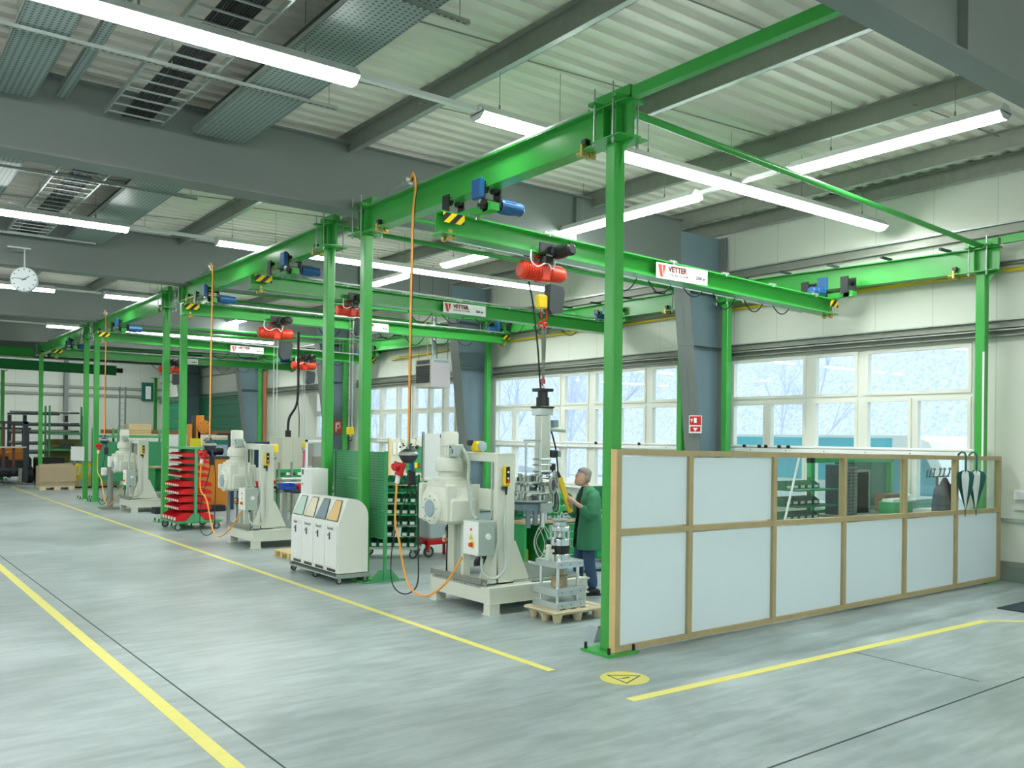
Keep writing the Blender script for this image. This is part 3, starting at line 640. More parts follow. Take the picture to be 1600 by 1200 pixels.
def hoist(label, x, y, z, big, chains, hookz, hookm=YEL, bag='dark'):
    # z = underside of girder
    r = thing('chain_hoist', label, 'chain hoist', (x, y, z)); s = big
    b = MB(); b.box((-.18*s, -.17, .0), (.18*s, -.15, .13), BLACK); b.box((-.18*s, .15, .0), (.18*s, .17, .13), BLACK)
    for ox in (-.11*s, .11*s):
        for oy in (-1, 1): b.cyl((ox, oy*.15, .07), (ox, oy*.07, .07), .05, GALV, n=14)
    b.box((-.06, -.17, -.12), (.06, .17, -.03), BLACK); b.box((-.03, -.10, -.06), (.0, .1, .02), BLACK); b.build('trolley', r)
    b = MB(); b.lathe([(.06, 0), (.10*s, .02), (.10*s, .16), (.085*s, .2), (.09*s, .30), (.05, .33)], (.14*s, -.14, .03), (0, -1, 0), BLACK, 20); b.box((-.02*s, -.24, -.02), (.16*s, -.16, .1), BLACK, .02); b.build('trolley_motor', r)
    b = MB(); zc = -.24*s
    b.lathe([(.09*s, -.40*s), (.115*s, -.38*s), (.12*s, -.05*s), (.10*s, -.04*s), (.105*s, .12*s), (.125*s, .13*s), (.125*s, .36*s), (.10*s, .40*s), (.05*s, .405*s)], (0, 0, zc), (1, 0, 0), RED, 24)
    for k in range(7): b.lathe([(.12*s, -.01), (.132*s, -.008), (.132*s, .008), (.12*s, .01)], ((-.34+.045*k)*s, 0, zc), (1, 0, 0), RED, 24)
    b.box((-.07*s, -.11*s, zc-.14*s), (.10*s, .11*s, zc+.14*s), RED, .02); b.cyl((.40*s, 0, zc), (.43*s, 0, zc), .07*s, RED, n=18)
    for k in range(4): t = k*math.pi/2+.6; b.cyl((.40*s, math.cos(t)*.09*s, zc+math.sin(t)*.09*s), (.42*s, math.cos(t)*.09*s, zc+math.sin(t)*.09*s), .012, RED, n=6)
    b.torus((-.05, 0, zc+.16*s), .06, .018, (0, 1, 0), RED, 14, 6); b.build('body', r)
    b = MB(); b.tube(smooth_path([(-.30*s, -.12, .02), (-.33*s, -.16, -.12), (-.2*s, -.16*s, -.20*s), (-.02, -.16*s, -.13*s), (.08*s, -.16*s, -.2*s), (.14*s, -.14, -.05)]), .010, WHITE, 6); b.build('control_cable', r)
    b = MB(); zz = zc-.16*s
    b.prism([(.13*s, -.07*s, zz), (.36*s, -.07*s, zz-.02), (.40*s, -.07*s, zz-.10*s), (.36*s, -.07*s, zz-.40*s), (.17*s, -.07*s, zz-.44*s), (.11*s, -.07*s, zz-.36*s)], (0, .15*s, 0), CHAR); b.build('chain_bag', r)
    # chains with links
    if chains:
        for k, ox in enumerate((-.02, .06*s)):
            b = MB(); L = -hookz+zz; n = int(L/.045)
            for i in range(min(n, 90)):
                zq = zz-(i+.5)*L/min(n, 90); b.torus((ox, 0, zq), .013, .0045, (0, 1, 0) if i % 2 else (1, 0, 0), BRUSH if L < 1 else YEL if False else BRUSH, 6, 4, sx=1, sy=1.7)
            b.build('chain', r)
        b = MB(); b.box((-.08*s, -.05*s, hookz-.20*s), (.10*s, .05*s, hookz), hookm, .02*s); b.build('hook_block', r)
        b = MB(); b.cyl((.01, 0, hookz-.20*s), (.01, 0, hookz-.25*s), .02*s, GALV, n=10); b.torus((.01, 0, hookz-.30*s), .045*s, .012*s, (0, 1, 0), BLACK, 14, 6, arc=.8); b.build('hook', r)
    return r
# five bridges; world positions read off their ends in the photograph
def br_from(y, pa, pb, x_off=0.): a = onY(y, *pa); c = onY(y, *pb); return a, c
specs = [
 ('green crane bridge of the first bay, the nearest and largest, above the worker', 2.5, (681, 331), (1300, 470), .26, (1015, 404), 1.08, '2000'),
 ('green crane bridge in the near part of the second bay, behind the paired posts', 8.16, (392, 428), (966, 507), .25, (687, 468), 1.0, '500'),
 ('green crane bridge in the far part of the second bay, reaching to the gas heater', 12.24, (284, 473), (797, 524), .24, (548, 504), .92, '1600'),
 ('green crane bridge of the third bay with two striped ends', 19.5, (150, 518), (612, 560), .24, (358, 540), 1.0, '2000'),
 ('distant green crane bridge of the last bay', 25.8, (80, 545), (462, 570), .24, (265, 561), .95, '1000')]
BR = []
for l, y, pa, pb, H, ps, sL, kg in specs:
    a = onY(y, *pa); c = onY(y, *pb); c.x = min(c.x, 7.95)
    BR.append((a, c)); bridge(l, y, a.x, c.x, a.z, c.z, H, onY(y, *ps).x, sL, kg, min(7.8, c.x-.12))
def under(i, x): a, c = BR[i]; return a.z+(c.z-a.z)*(x-a.x)/(c.x-a.x)-specs[i][4]
hx = onY(2.5, 846, 400).x; h1 = hoist('large red chain hoist with a yellow hook block, holding the steel spindle', hx, 2.5, under(0, hx), .88, True, -.50)
x = onY(8.16, 549, 480).x; hoist('red chain hoist with a dark bag, partly behind the paired posts', x, 8.16, under(1, x), .72, True, zat(x, 8.16, 667)-under(1, x))
x = onY(12.24, 430, 510).x; hoist('red chain hoist with black trolley motor, over the middle machine', x, 12.24, under(2, x), .95, True, zat(x, 12.24, 694)-under(2, x))
x = onY(19.5, 474, 575).x; hoist('smaller red chain hoist further back, above the pale cabinet', x, 19.5, under(3, x), .95, True, zat(x, 19.5, 690)-under(3, x))
x = onY(25.8, 265, 570).x; hoist('distant red chain hoist beside a green post in the last bay', x, 25.8, under(4, x), .9, False, -1)
# far crossing beams and post
b = MB(); b.ibeam((-7, 32.6, 5.32), (0, 32.6, 5.32), .36, .19, .012, .016, GREEN); solo('runway_beam', b, 'green cross beam ending at the farthest crane post, upper of two', 'crane runway', (-7, 32.6, 5.32))
p0 = onY(36, 0, 556); p1 = onY(36, 182, 572); b = MB(); b.ibeam((-8, 36, p0.z), (p1.x, 36, p1.z), .42, .2, .012, .016, mat('crane_green_dark', (.01, .25, .06), .4)); b.box((p1.x, 35.9, p1.z-.3), (p1.x+.25, 36.1, p1.z-.1), BLACK); solo('runway_beam', b, 'dark green cross beam before the far wall, lower of two', 'crane runway', (p1.x, 36, p1.z))
for i, (px, yy) in enumerate(((4, 36.), (243, 36.5))):
    q = onY(yy, px, 600); column(['distant green post at the picture edge behind the forklift', 'bright green post standing behind the stacked boards'][i], q.x, yy, 4.6, 1, gus=False)
# orange and black supply drops with a socket cluster
def drop(label, ya, yh, hz, loop):
    r = thing('cable_drop', label, 'cable drop', (XA-.12, ya, ZT+RH+.03)); o = Vector((XA-.12, ya, ZT+RH+.03))
    L = (ZT+RH)-hz
    b = MB(); b.box((-.02, .0, .0), (.03, .62, .05), GALV); b.box((-.05, .02, .03), (.05, .14, .09), GALV); b.build('bracket', r)
    for k, (m_, n_) in enumerate(((ORANGE, 'orange_cable'), (RUBBER, 'black_cable'))):
        b = MB(); ox = k*.018-.004; pts = smooth_path([(ox, -.02, .03), (ox-.05, -.16, .10-.04*k), (ox-.04, -.22, -.06), (ox, -.10, -.35), (ox+.01, -.06, -.8), (ox, -.06, -2.), (ox, -.05, -L+.05)], 5); b.tube(pts, .015 if k == 0 else .009, m_, 8); b.build(n_, r)
    h = Vector((0, -.05, -L)); cl = MB()
    cl.lathe([(.05, .06), (.11, .02), (.13, -.03), (.09, -.10), (.04, -.13)], h, (0, 0, 1), CHAR, 14); cl.lathe([(.112, .022), (.135, 0), (.135, -.02), (.11, -.05)], h, (0, 0, 1), GALV, 14)
    for t in range(7): a = t*.9; cl.ball(h+Vector((math.cos(a)*.11, math.sin(a)*.11, .08+.02*(t % 3))), .014, BLACK, 8)
    for t in range(3): a = t*2.1; cl.cyl(h+Vector((math.cos(a)*.08, math.sin(a)*.08, .06)), h+Vector((math.cos(a)*.12, math.sin(a)*.12, .19)), .006, GALV, n=5)
    cl.build('socket_cluster', r)
    b = MB(); q = h+Vector((-.10, -.02, -.13)); b.cyl(q, q+Vector((-.05, .02, -.16)), .055, BINRED, n=14); b.cyl(q+Vector((-.05, .0, -.03)), q+Vector((-.14, -.01, -.05)), .05, BINRED, n=14); b.cyl(q+Vector((-.05, .02, -.16)), q+Vector((-.065, .03, -.26)), .032, WHITE, n=10); b.build('red_plug', r)
    b = MB(); b.tube(smooth_path([h+Vector((-.02, -.04, .12)), h+Vector((.02, -.05, -.05)), h+Vector((.05, -.02, -.2)), h+Vector((.06, 0, -.3))], 4), .02, BLUE, 6); b.build('blue_hose', r)
    b = MB(); b.box(h+Vector((.0, -.04, -.42)), h+Vector((.10, .05, -.22)), RUBBER, .02); b.build('black_socket', r)
    b = MB(); p = q+Vector((-.065, .03, -.26)); pts = [p]+[Vector(v) for v in loop(h, p)]; b.tube(smooth_path(pts, 6), .014, ORANGE, 8); b.build('orange_lead', r)
    b = MB(); z0 = -L; p = h+Vector((.07, -.02, -.25)); fz = -(ZT+RH+.03)
    b.tube(smooth_path([p, p+Vector((.03, -.05, -.4)), (.06, -.22, fz+.6), (.03, -.25, fz+.16), (-.06, -.05, fz+.03), (-.10, .18, fz+.18), (-.06, .22, fz+.7), p+Vector((-.05, .12, -.35)), p+Vector((-.03, .03, -.02))], 7), .009, RUBBER, 6); b.build('black_loop', r)
    return r
fz = -(ZT+RH+.03)
drop('orange and black cable drop with a red plug beside the nearest pale machine', 3.75, 3.3, 1.83, lambda h, p: [p+Vector((0, .03, -.5)), (-.13, -.05, fz+.75), (-.14, -.30, fz+.22), (-.16, -.75, fz+.12), (-.12, -1.15, fz+.32), (-.05, -1.40, fz+.66)])
drop('orange and black cable drop above the red bin trolley', 11.6, 11.2, 1.83, lambda h, p: [p+Vector((0, .03, -.5)), (-.13, -.3, fz+.75), (-.14, -.7, fz+.22), (-.16, -1.15, fz+.12), (-.12, -1.65, fz+.32), (-.05, -2.0, fz+.66)])
drop('orange and black cable drop at the farthest pale machine', 20.6, 20.2, 1.83, lambda h, p: [p+Vector((0, .03, -.5)), (-.13, -.3, fz+.75), (-.14, -.8, fz+.22), (-.16, -1.4, fz+.12), (-.12, -1.9, fz+.32), (-.05, -2.4, fz+.66)])
# wall clock under a roof beam
ck = onY(12.9, 38, 437); r = thing('wall_clock', 'round white double sided clock hanging from the roof rail over the aisle', 'clock', tuple(ck)); d = Vector((-.25, -1, 0)).normalized(); 
b = MB(); b.lathe([(.225, -.05), (.24, -.04), (.24, .04), (.225, .05)], (0, 0, 0), d, mat('clock_case', (.42, .5, .52), .4), 36); b.build('case', r)
b = MB(); b.cyl(d*.05, d*.053, .22, mat('clock_face', (.78, .83, .84), .5), n=36, smooth=False); f = b.build('clock_face', r)
e = d.cross(Vector((0, 0, 1))); e = -e if e.x < 0 else e
b = MB()
for k in range(12):
    t = k*math.pi/6; u = e*math.sin(t)+Vector((0, 0, math.cos(t))); w = e*math.cos(t)-Vector((0, 0, math.sin(t)))
    b.prism([d*.0535+u*.175+w*.007, d*.0535+u*.175-w*.007, d*.0535+u*.205-w*.007, d*.0535+u*.205+w*.007], d*.002, BLACK)
b.build('hour_marks', f)
def hand(nm, ang, L, w):
    t = math.radians(ang); u = e*math.sin(t)+Vector((0, 0, math.cos(t))); q = e*math.cos(t)-Vector((0, 0, math.sin(t))); b = MB(); b.prism([d*.057-u*.04+q*w, d*.057-u*.04-q*w, d*.057+u*L-q*w*.6, d*.057+u*L+q*w*.6], d*.003, BLACK); b.build(nm, r)
hand('hour_hand', 55, .11, .009); hand('minute_hand', 277, .18, .006)
b = MB(); b.cyl((0, 0, .23), (0, 0, .60), .02, GALV, n=10); b.box((-.3, -.05, .58), (.1, .05, .61), GALV); b.build('hanger', r)
ORD = ['first', 'second', 'third', 'fourth', 'fifth', 'sixth', 'seventh', 'eighth', 'ninth', 'tenth', 'eleventh', 'twelfth']
# =====================================================================  PARTITION
r = thing('partition_screen', 'white panelled wooden partition with a row of clear panes, standing by the front post', 'partition', (.02, -.12, 0))
PX = [0, 1.06, 2.47, 3.86, 5.27, 6.64, 7.98]
def ztp(x): return 1.985-.013*x
def zrl(x): return 1.183-.0135*x
yb0, yb1 = -.04, .035
def bar(name, p, q, lo, hi, m=WOODL, y0=yb0, y1=yb1):
    b = MB(); 
    if abs(p-q) < 1e-6: b.box((p-.03, y0, lo), (p+.03, y1, hi), m)
    b.build(name, r)
for i, x in enumerate(PX):
    b = MB(); w = .032; xx = x+(w if i == 0 else -w if i == 6 else 0)
    b.box((xx-w, yb0, .027), (xx+w, yb1, ztp(x)-.055), WOODL)
    if i == 0: b.box((xx-w-.012, yb0+.001, .027), (xx-w, yb1, ztp(x)), WOODE)
    b.build('upright', r)
def hbar(name, z0f, h, x0, x1):
    b = MB(); pts = [(x0, yb0+.002, z0f(x0)), (x1, yb0+.002, z0f(x1)), (x1, yb0+.002, z0f(x1)+h), (x0, yb0+.002, z0f(x0)+h)]
    b.prism(pts, (0, yb1-yb0-.004, 0), WOODL); b.build(name, r)
for i in range(6):
    x0, x1 = PX[i]+(.064 if i == 0 else .032), PX[i+1]-(.064 if i == 5 else .032)
    hbar('middle_rail', lambda x: zrl(x)-.03, .06, x0, x1); hbar('bottom_rail', lambda x: .027, .055, x0, x1)
    b = MB(); b.box((x0, -.004, .059), (x1, .004, min(zrl(x0), zrl(x1))-.028), FROST); b.build('lower_panel', r)
    b = MB(); zz = max(zrl(x0), zrl(x1))+.028; zt = min(ztp(x0), ztp(x1))-.055; b.box((x0, -.004, zz), (x1, .004, zt), FROST if i < 2 else PGLASS); b.build('upper_panel' if i < 2 else 'glass_pane', r)
hbar('top_rail', lambda x: ztp(x)-.058, .058, 0, 7.98)
# umbrellas hanging over the top rail
UMBW = mat('umbrella_white', (.72, .80, .78), .6); UMBG = mat('umbrella_green', (.01, .10, .085), .55)
for k, (px, wd, lb) in enumerate(((1509, .33, 'green and white closed umbrella hooked on the partition, its folds narrow'), (1526, .37, 'green and white closed umbrella hooked on the partition beside the narrow one, flaring wide'))):
    p = onY(-.22, px, 720); u = thing('umbrella', lb, 'umbrella', (p.x, -.22, 0)); zt = ztp(p.x); zc = 1.66
    b = MB(); b.tube([(-.0, .10, zt-.03), (-.01, .10, zt+.02), (-.005, .06, zt+.055), (0, .02, zt+.05), (0, 0, zt), (0, 0, zc-.05)], .014, UMBG, 8); b.build('handle', u)
    b = MB(); n = 16; rings = []
    prof = [(zc-.0, .22), (zc-.03, .85), (zc-.08, 1.), (zc-.18, .85), (zc-.32, .52), (zc-.44, .25), (zc-.52, .08)]
    V = []
    for z, s in prof:
        for i in range(n):
            t = 2*math.pi*i/n; rr = wd*.5*s*(1 if i % 2 else .55); V.append((math.cos(t)*rr*1.25+.02*(z-zc)*(1 if k else -1), math.sin(t)*rr*.55, z+(.035 if i % 2 else -.0)*(1 if z > zc-.1 else 0)))
    for a in range(len(prof)-1):
        for i in range(n): b.add([V[a*n+i], V[(a+1)*n+i], V[(a+1)*n+(i+1) % n], V[a*n+(i+1) % n]], [[0, 1, 2, 3]], UMBG if (i//2) % 3 == 0 else UMBW)
    b.build('canopy', u)
    b = MB(); b.cyl((0, 0, zc-.62), (0, 0, zc-.50), .006, BLACK, n=8); b.build('tip', u)
    b = MB(); b.torus((.08, -.02, zc-.22), .03, .006, (0, 1, 0), BLACK, 12, 5, sy=1.8); b.build('wrist_strap', u)
# =====================================================================  RECYCLING STATION
# local: +x = depth away from the aisle, +y = along the row
o = fl(528, 914); r = thing('recycling_station', 'white four door recycling station on castors beside the green post', 'recycling bin', (o.x, o.y, 0)); LY = 1.62; DX = .46; ZB = .15; ZC = .98; ZT2 = 1.17
def prof(x_out=0.):
    pr = [(0, ZB), (0, ZC-.14), (.13, ZT2), (.17, ZT2+.02)]
    pr += [(DX-.26+.26*math.sin(t), ZT2+.02-.26*(1-math.cos(t))) for t in [i*math.pi/2/7 for i in range(8)]] + [(DX, ZB)]
    return pr
b = MB(); P = prof(); b.prism([(x, 0, z) for x, z in P], (0, LY, 0), WARM)
b.box((.02, .02, .10), (DX-.02, LY-.02, ZB), CHAR); b.build('cabinet', r)
lids = [((.80, .52, .18), 'Restmüll'), ((.16, .25, .27), 'Restmüll'), ((.78, .72, .50), 'Kunststoff'), ((.50, .68, .58), 'Papier')]
names = ['orange', 'dark grey', 'cream', 'pale green']
for k in range(4):
    y0 = .03+k*(LY-.06)/4; y1 = y0+(LY-.06)/4-.008; ym = (y0+y1)/2
    b = MB(); b.box((-.014, y0+.004, ZB+.07), (-.001, y1, ZC-.17), WHITE, .003); d = b.build('door', r)
    h = MB(); h.box((-.022, ym+.02, .61), (-.014, ym+.045, .71), BLACK); h.cyl((-.018, ym+.085, .67), (-.012, ym+.085, .67), .012, BLACK, n=10); h.build('handle', d)
    q = MB(); q.box((-.018, ym-.13, .735), (-.0145, ym+.11, .80), PAPER); lb = q.build('paper_label', d)
    text('lettering', lids[k][1], .050, SIGNK, lb, (-.019, ym+.10, .752), TX_X)
    # slanted drop lid
    n_ = Vector((-(ZT2-(ZC-.14)), 0, .13)).normalized()*.008; A = Vector((0, 0, ZC-.14)); B_ = Vector((.13, 0, ZT2)); 
    def sp(u, y): p = A.lerp(B_, u); return Vector((p.x, y, p.z))+n_
    lm = mat('lid_'+names[k].replace(' ', '_'), lids[k][0], .35)
    L = MB(); L.prism([sp(.12, y0+.03), sp(.12, y1-.03), sp(.93, y1-.10), sp(.93, y0+.10)], n_*.6, lm); o_ = L.build('drop_lid', r); o_['label'] = names[k]+' drop lid'
    fr = MB(); pp = [sp(.10, y0+.022), sp(.10, y1-.022), sp(.95, y1-.092), sp(.95, y0+.092)]
    for i in range(4): fr.cyl(pp[i], pp[(i+1) % 4], .005, CHAR, n=6)
    fr.build('lid_frame', o_)
    s = MB(); s.box((-.004, y0+.06, ZB+.012), (.0, y1-.06, ZB+.05), BLACK); s.build('floor_slot', r)
b = MB(); b.box((-.02, -.02, .085), (DX+.02, LY+.02, .105), GALV)
for y in (-.02, LY-.02): b.box((-.02, y, .105), (DX+.02, y+.04, .14), GALV)
b.build('trolley_frame', r)
def castor(r, x, y, R=.045, m=GALV, z=.09):
    b = MB(); b.cyl((x, y-.012, R), (x, y+.012, R), R, CHAR, n=18); b.cyl((x, y-.014, R), (x, y+.014, R), R*.6, m, n=12); b.box((x-.025, y-.022, R), (x+.02, y-.016, z), m); b.box((x-.025, y+.016, R), (x+.02, y+.022, z), m); b.box((x-.03, y-.025, z-.012), (x+.03, y+.025, z), m); b.build('castor', r)
for x in (.03, DX-.03):
    for y in (.03, LY/2, LY-.03): castor(r, x, y)
# small pallet sticking out behind it
q = fl(440, 872); r = thing('wooden_pallet', 'corner of a low wooden pallet behind the recycling station', 'pallet', (q.x, q.y-.3, 0)); b = MB()
for i in range(5): b.box((0, i*.14, .09), (1.0, i*.14+.10, .11), PINE)
b.build('deck_boards', r); b = MB()
for i in range(3): b.box((0, i*.28, 0), (1.0, i*.28+.08, .09), PINE)
b.build('bearers', r)
# white distribution box on third post
def wallbox(label, px, y, pxr, py0, py1, w, d):
    p = onX(XA-.1, px, py1); zt = onX(XA-.1, px, py0).z; r = thing('distribution_box', label, 'electric box', (XA-.07, y, p.z)); h = zt-p.z
    b = MB(); b.box((-d, -w/2, 0), (0, w/2, h), WHITE, .006); b.build('cabinet', r)
    k = MB(); k.box((-d-.012, -w/2+.01, .01), (-d, w/2-.01, h-.01), WHITE, .004); dd = k.build('door', r); k = MB(); k.box((-d-.02, w/2-.10, h-.10), (-d-.012, w/2-.06, h-.02), CHAR); k.box((-d-.022, w/2-.085, h*.45), (-d-.012, w/2-.065, h*.52), GALV); k.build('label_tag', dd)
    k = MB(); k.box((-.001, -w/2+.05, -.08), (.0, w/2-.05, 0), GALV)
    for t in range(3): k.cyl((-d*.5, -w/4+t*w/4, -.05), (-d*.5, -w/4+t*w/4, 0), .015, CHAR, n=8)
    k.build('cable_glands', r); return r
wallbox('white electric wall box on the post above the recycling station', 497, YC[2], 520, 731, 778, .40, .26)
wallbox('small white electric box on one of the two distant green posts', 130, YC[6], 130, 698, 720, .42, .30)
# green mesh screen with triangular foot
q = onX(.27, 601, 905); XP = .27
r = thing('perforated_screen', 'tall sage green perforated screen on triangular feet, behind the recycling station', 'screen', (XP, q.y, 0)); HS = 1.86; y0 = -.0; L = 1.62
b = MB(); b.prism([(-.24, -.005, .02), (.24, -.005, .02), (.10, -.005, .17), (-.10, -.005, .17)], (0, .01, 0), SAGE); b.box((-.33, -.03, 0), (.33, .03, .02), SAGE); b.build('foot', r)
b = MB(); b.prism([(-.05, L-.005, .02), (.24, L-.005, .02), (.10, L-.005, .17), (-.05, L-.005, .17)], (0, .01, 0), SAGE); b.box((-.06, L-.03, 0), (.33, L+.03, .02), SAGE); b.build('foot', r)
for y in (0, L/2, L): b = MB(); b.box((-.022, y-.022, .02), (.022, y+.022, HS), SAGE); b.build('upright', r)
for k in range(3):
    z0 = .60+k*.42
    for s in (0, 1): b = MB(); b.box((-.006, s*L/2+.022, z0+.01), (.006, (s+1)*L/2-.022, z0+.41), PERFYZ); b.box((-.016, s*L/2+.022, z0), (.016, (s+1)*L/2-.022, z0+.012), SAGE); b.build('perforated_panel', r)
# =====================================================================  BIN TROLLEYS
def bin_(b, c, w, d, h, m, face, lab=PAPER):
    # open stacking bin, front toward 'face' (-1,0) or (0,-1); c = centre of base front
    fx, fy = face; sx, sy = -fy, fx
    def P(u, v, z): return (c[0]+sx*u-fx*v, c[1]+sy*u-fy*v, c[2]+z)
    W = w/2; t = .006
    for s in (-1, 1): b.prism([P(s*W, 0, 0), P(s*W, d, 0), P(s*W, d, h), P(s*W, d*.35, h), P(s*W, 0, h*.55)], Vector(P(s*(W-t), 0, 0))-Vector(P(s*W, 0, 0)), m)
    b.prism([P(-W, 0, 0), P(W, 0, 0), P(W, 0, h*.55), P(-W, 0, h*.55)], Vector(P(0, t, 0))-Vector(P(0, 0, 0)), m)
    b.prism([P(-W, 0, 0), P(W, 0, 0), P(W, d, 0), P(-W, d, 0)], (0, 0, t), m)
    b.prism([P(-W, d-t, 0), P(W, d-t, 0), P(W, d-t, h), P(-W, d-t, h)], Vector(P(0, t, 0))-Vector(P(0, 0, 0)), m)
    if lab: b.prism([P(-W*.62, -.001, h*.08), P(W*.62, -.001, h*.08), P(W*.62, -.001, h*.45), P(-W*.62, -.001, h*.45)], Vector(P(0, -.001, 0))-Vector(P(0, 0, 0)), lab)
# red trolley: panel in the y-z plane, bins on both sides
q = fl(290, 829); q = Vector((q.x-.22, q.y-.05, 0)); r = thing('bin_trolley', 'green wheeled trolley carrying red storage bins on both sides', 'trolley', (q.x, q.y, 0)); W_ = 1.0; L_ = 1.08
b = MB(); b.box((-.02, -.02, .17), (W_, L_, .20), SAGE); b.box((0, .0, .15), (W_-.04, .04, .17), SAGE); b.build('platform', r)
b = MB(); b.box((.38, -.015, .2), (.44, .035, 1.78), SAGE); b.prism([(.20, 0, .2), (.62, 0, .2), (.44, 0, .38), (.38, 0, .38)], (0, .01, 0), SAGE)
b.box((.38, L_-.06, .2), (.44, L_-.01, 1.78), SAGE); b.box((.10, -.0, 1.74), (.72, L_-.02, 1.78), SAGE); b.box((.405, .03, .4), (.415, L_-.05, 1.74), SAGE); b.build('mast_frame', r)
for x in (.06, W_-.12):
    for y in (.06, L_-.1): castor(r, x, y, .075, GALV, .15)
lev = [(.205, .165, 5, .30, .38)]+[(.44+i*.165, .115, 7, .17, .33) for i in range(4)]+[(1.13+i*.148, .085, 11, .10, .27) for i in range(4)]
bt = []
for li, (z, h, n, pitch, dpt) in enumerate(lev):
    pitch = (L_-.06)/n if li else (L_-.06)/n
    for side in (0, 1):
        fx = .41-(.02+dpt) if side == 0 else .41+(.02+dpt); face = (-1, 0) if side == 0 else (1, 0)
        if side == 1 and li in (5, 7): pass
        key = (li, side); proto = None
        for k in range(n if side == 0 else min(n, 4)):
            if side == 1: k_ = k
            if proto is None:
                b = MB(); bin_(b, (0, 0, 0), pitch*.93, dpt, h, BINRED, face); proto = tag(b.build('storage_bin'), None); o2 = proto
            else: o2 = proto.copy(); COL.objects.link(o2)
            o2.location = (q.x+fx, q.y+.03+(k+.5)*pitch, z)
            lv = ['bottom', 'second', 'third', 'fourth', 'fifth', 'sixth', 'seventh', 'eighth', 'top'][li]
            tag(o2, ORD[k]+' red bin from the mast, '+lv+' row, '+('aisle' if side == 0 else 'far')+' side of the trolley', 'storage bin', 'red bins on the '+lv+' row, '+('aisle' if side == 0 else 'far')+' side')
# green bin rack behind the mesh screen: faces -Y/-X, on white trolley
q = fl(563, 873); q2 = fl(652, 874); ang = math.atan2(q2.y-q.y, q2.x-q.x); Lr = (q2-q).length
r = thing('bin_rack', 'wheeled rack of dark green storage bins behind the mesh screen', 'trolley', (q.x, q.y, 0), ang)
b = MB(); b.box((-.02, 0, .16), (Lr+.02, .55, .20), mat('trolley_pale', (.5, .58, .5), .5)); b.build('platform', r)
b = MB(); b.box((0, .28, .2), (.04, .32, 1.42), DGREEN); b.box((Lr-.04, .28, .2), (Lr, .32, 1.42), DGREEN)
for z in (.55, .75, .95, 1.15, 1.35): b.box((.04, .29, z), (Lr-.04, .31, z+.05), DGREEN)
b.build('frame', r)
for x in (.08, Lr-.08):
    for y in (.07, .48): castor(r, x, y, .07, GALV, .16)
RM = Matrix.Rotation(ang, 3, 'Z'); RN = ['bottom', 'second', 'third', 'fourth', 'fifth', 'sixth', 'top']
zs = [.205, .38, .57, .76, .95, 1.13, 1.30]
for li, z in enumerate(zs):
    n = 7 if li < 5 else 9; h = .14 if li < 5 else .10; dpt = .26 if li < 4 else .18; pit = (Lr-.06)/n; proto = None
    for k in range(n):
        if li == 1 and k == 4: continue
        if proto is None: b = MB(); bin_(b, (0, 0, 0), pit*.92, dpt, h, DGREEN, (0, -1), PAPER if li < 5 else None); proto = b.build('storage_bin'); o2 = proto
        else: o2 = proto.copy(); COL.objects.link(o2)
        v = RM @ Vector((.03+(k+.5)*pit, .27-dpt-.0, z)); o2.location = (q.x+v.x, q.y+v.y, z); o2.rotation_euler = (0, 0, ang)
        tag(o2, 'dark green bin, '+ORD[n-1-k]+' from the machine, '+RN[li]+' row of the wheeled rack', 'storage bin', 'green bins on the '+RN[li]+' row of the rack')
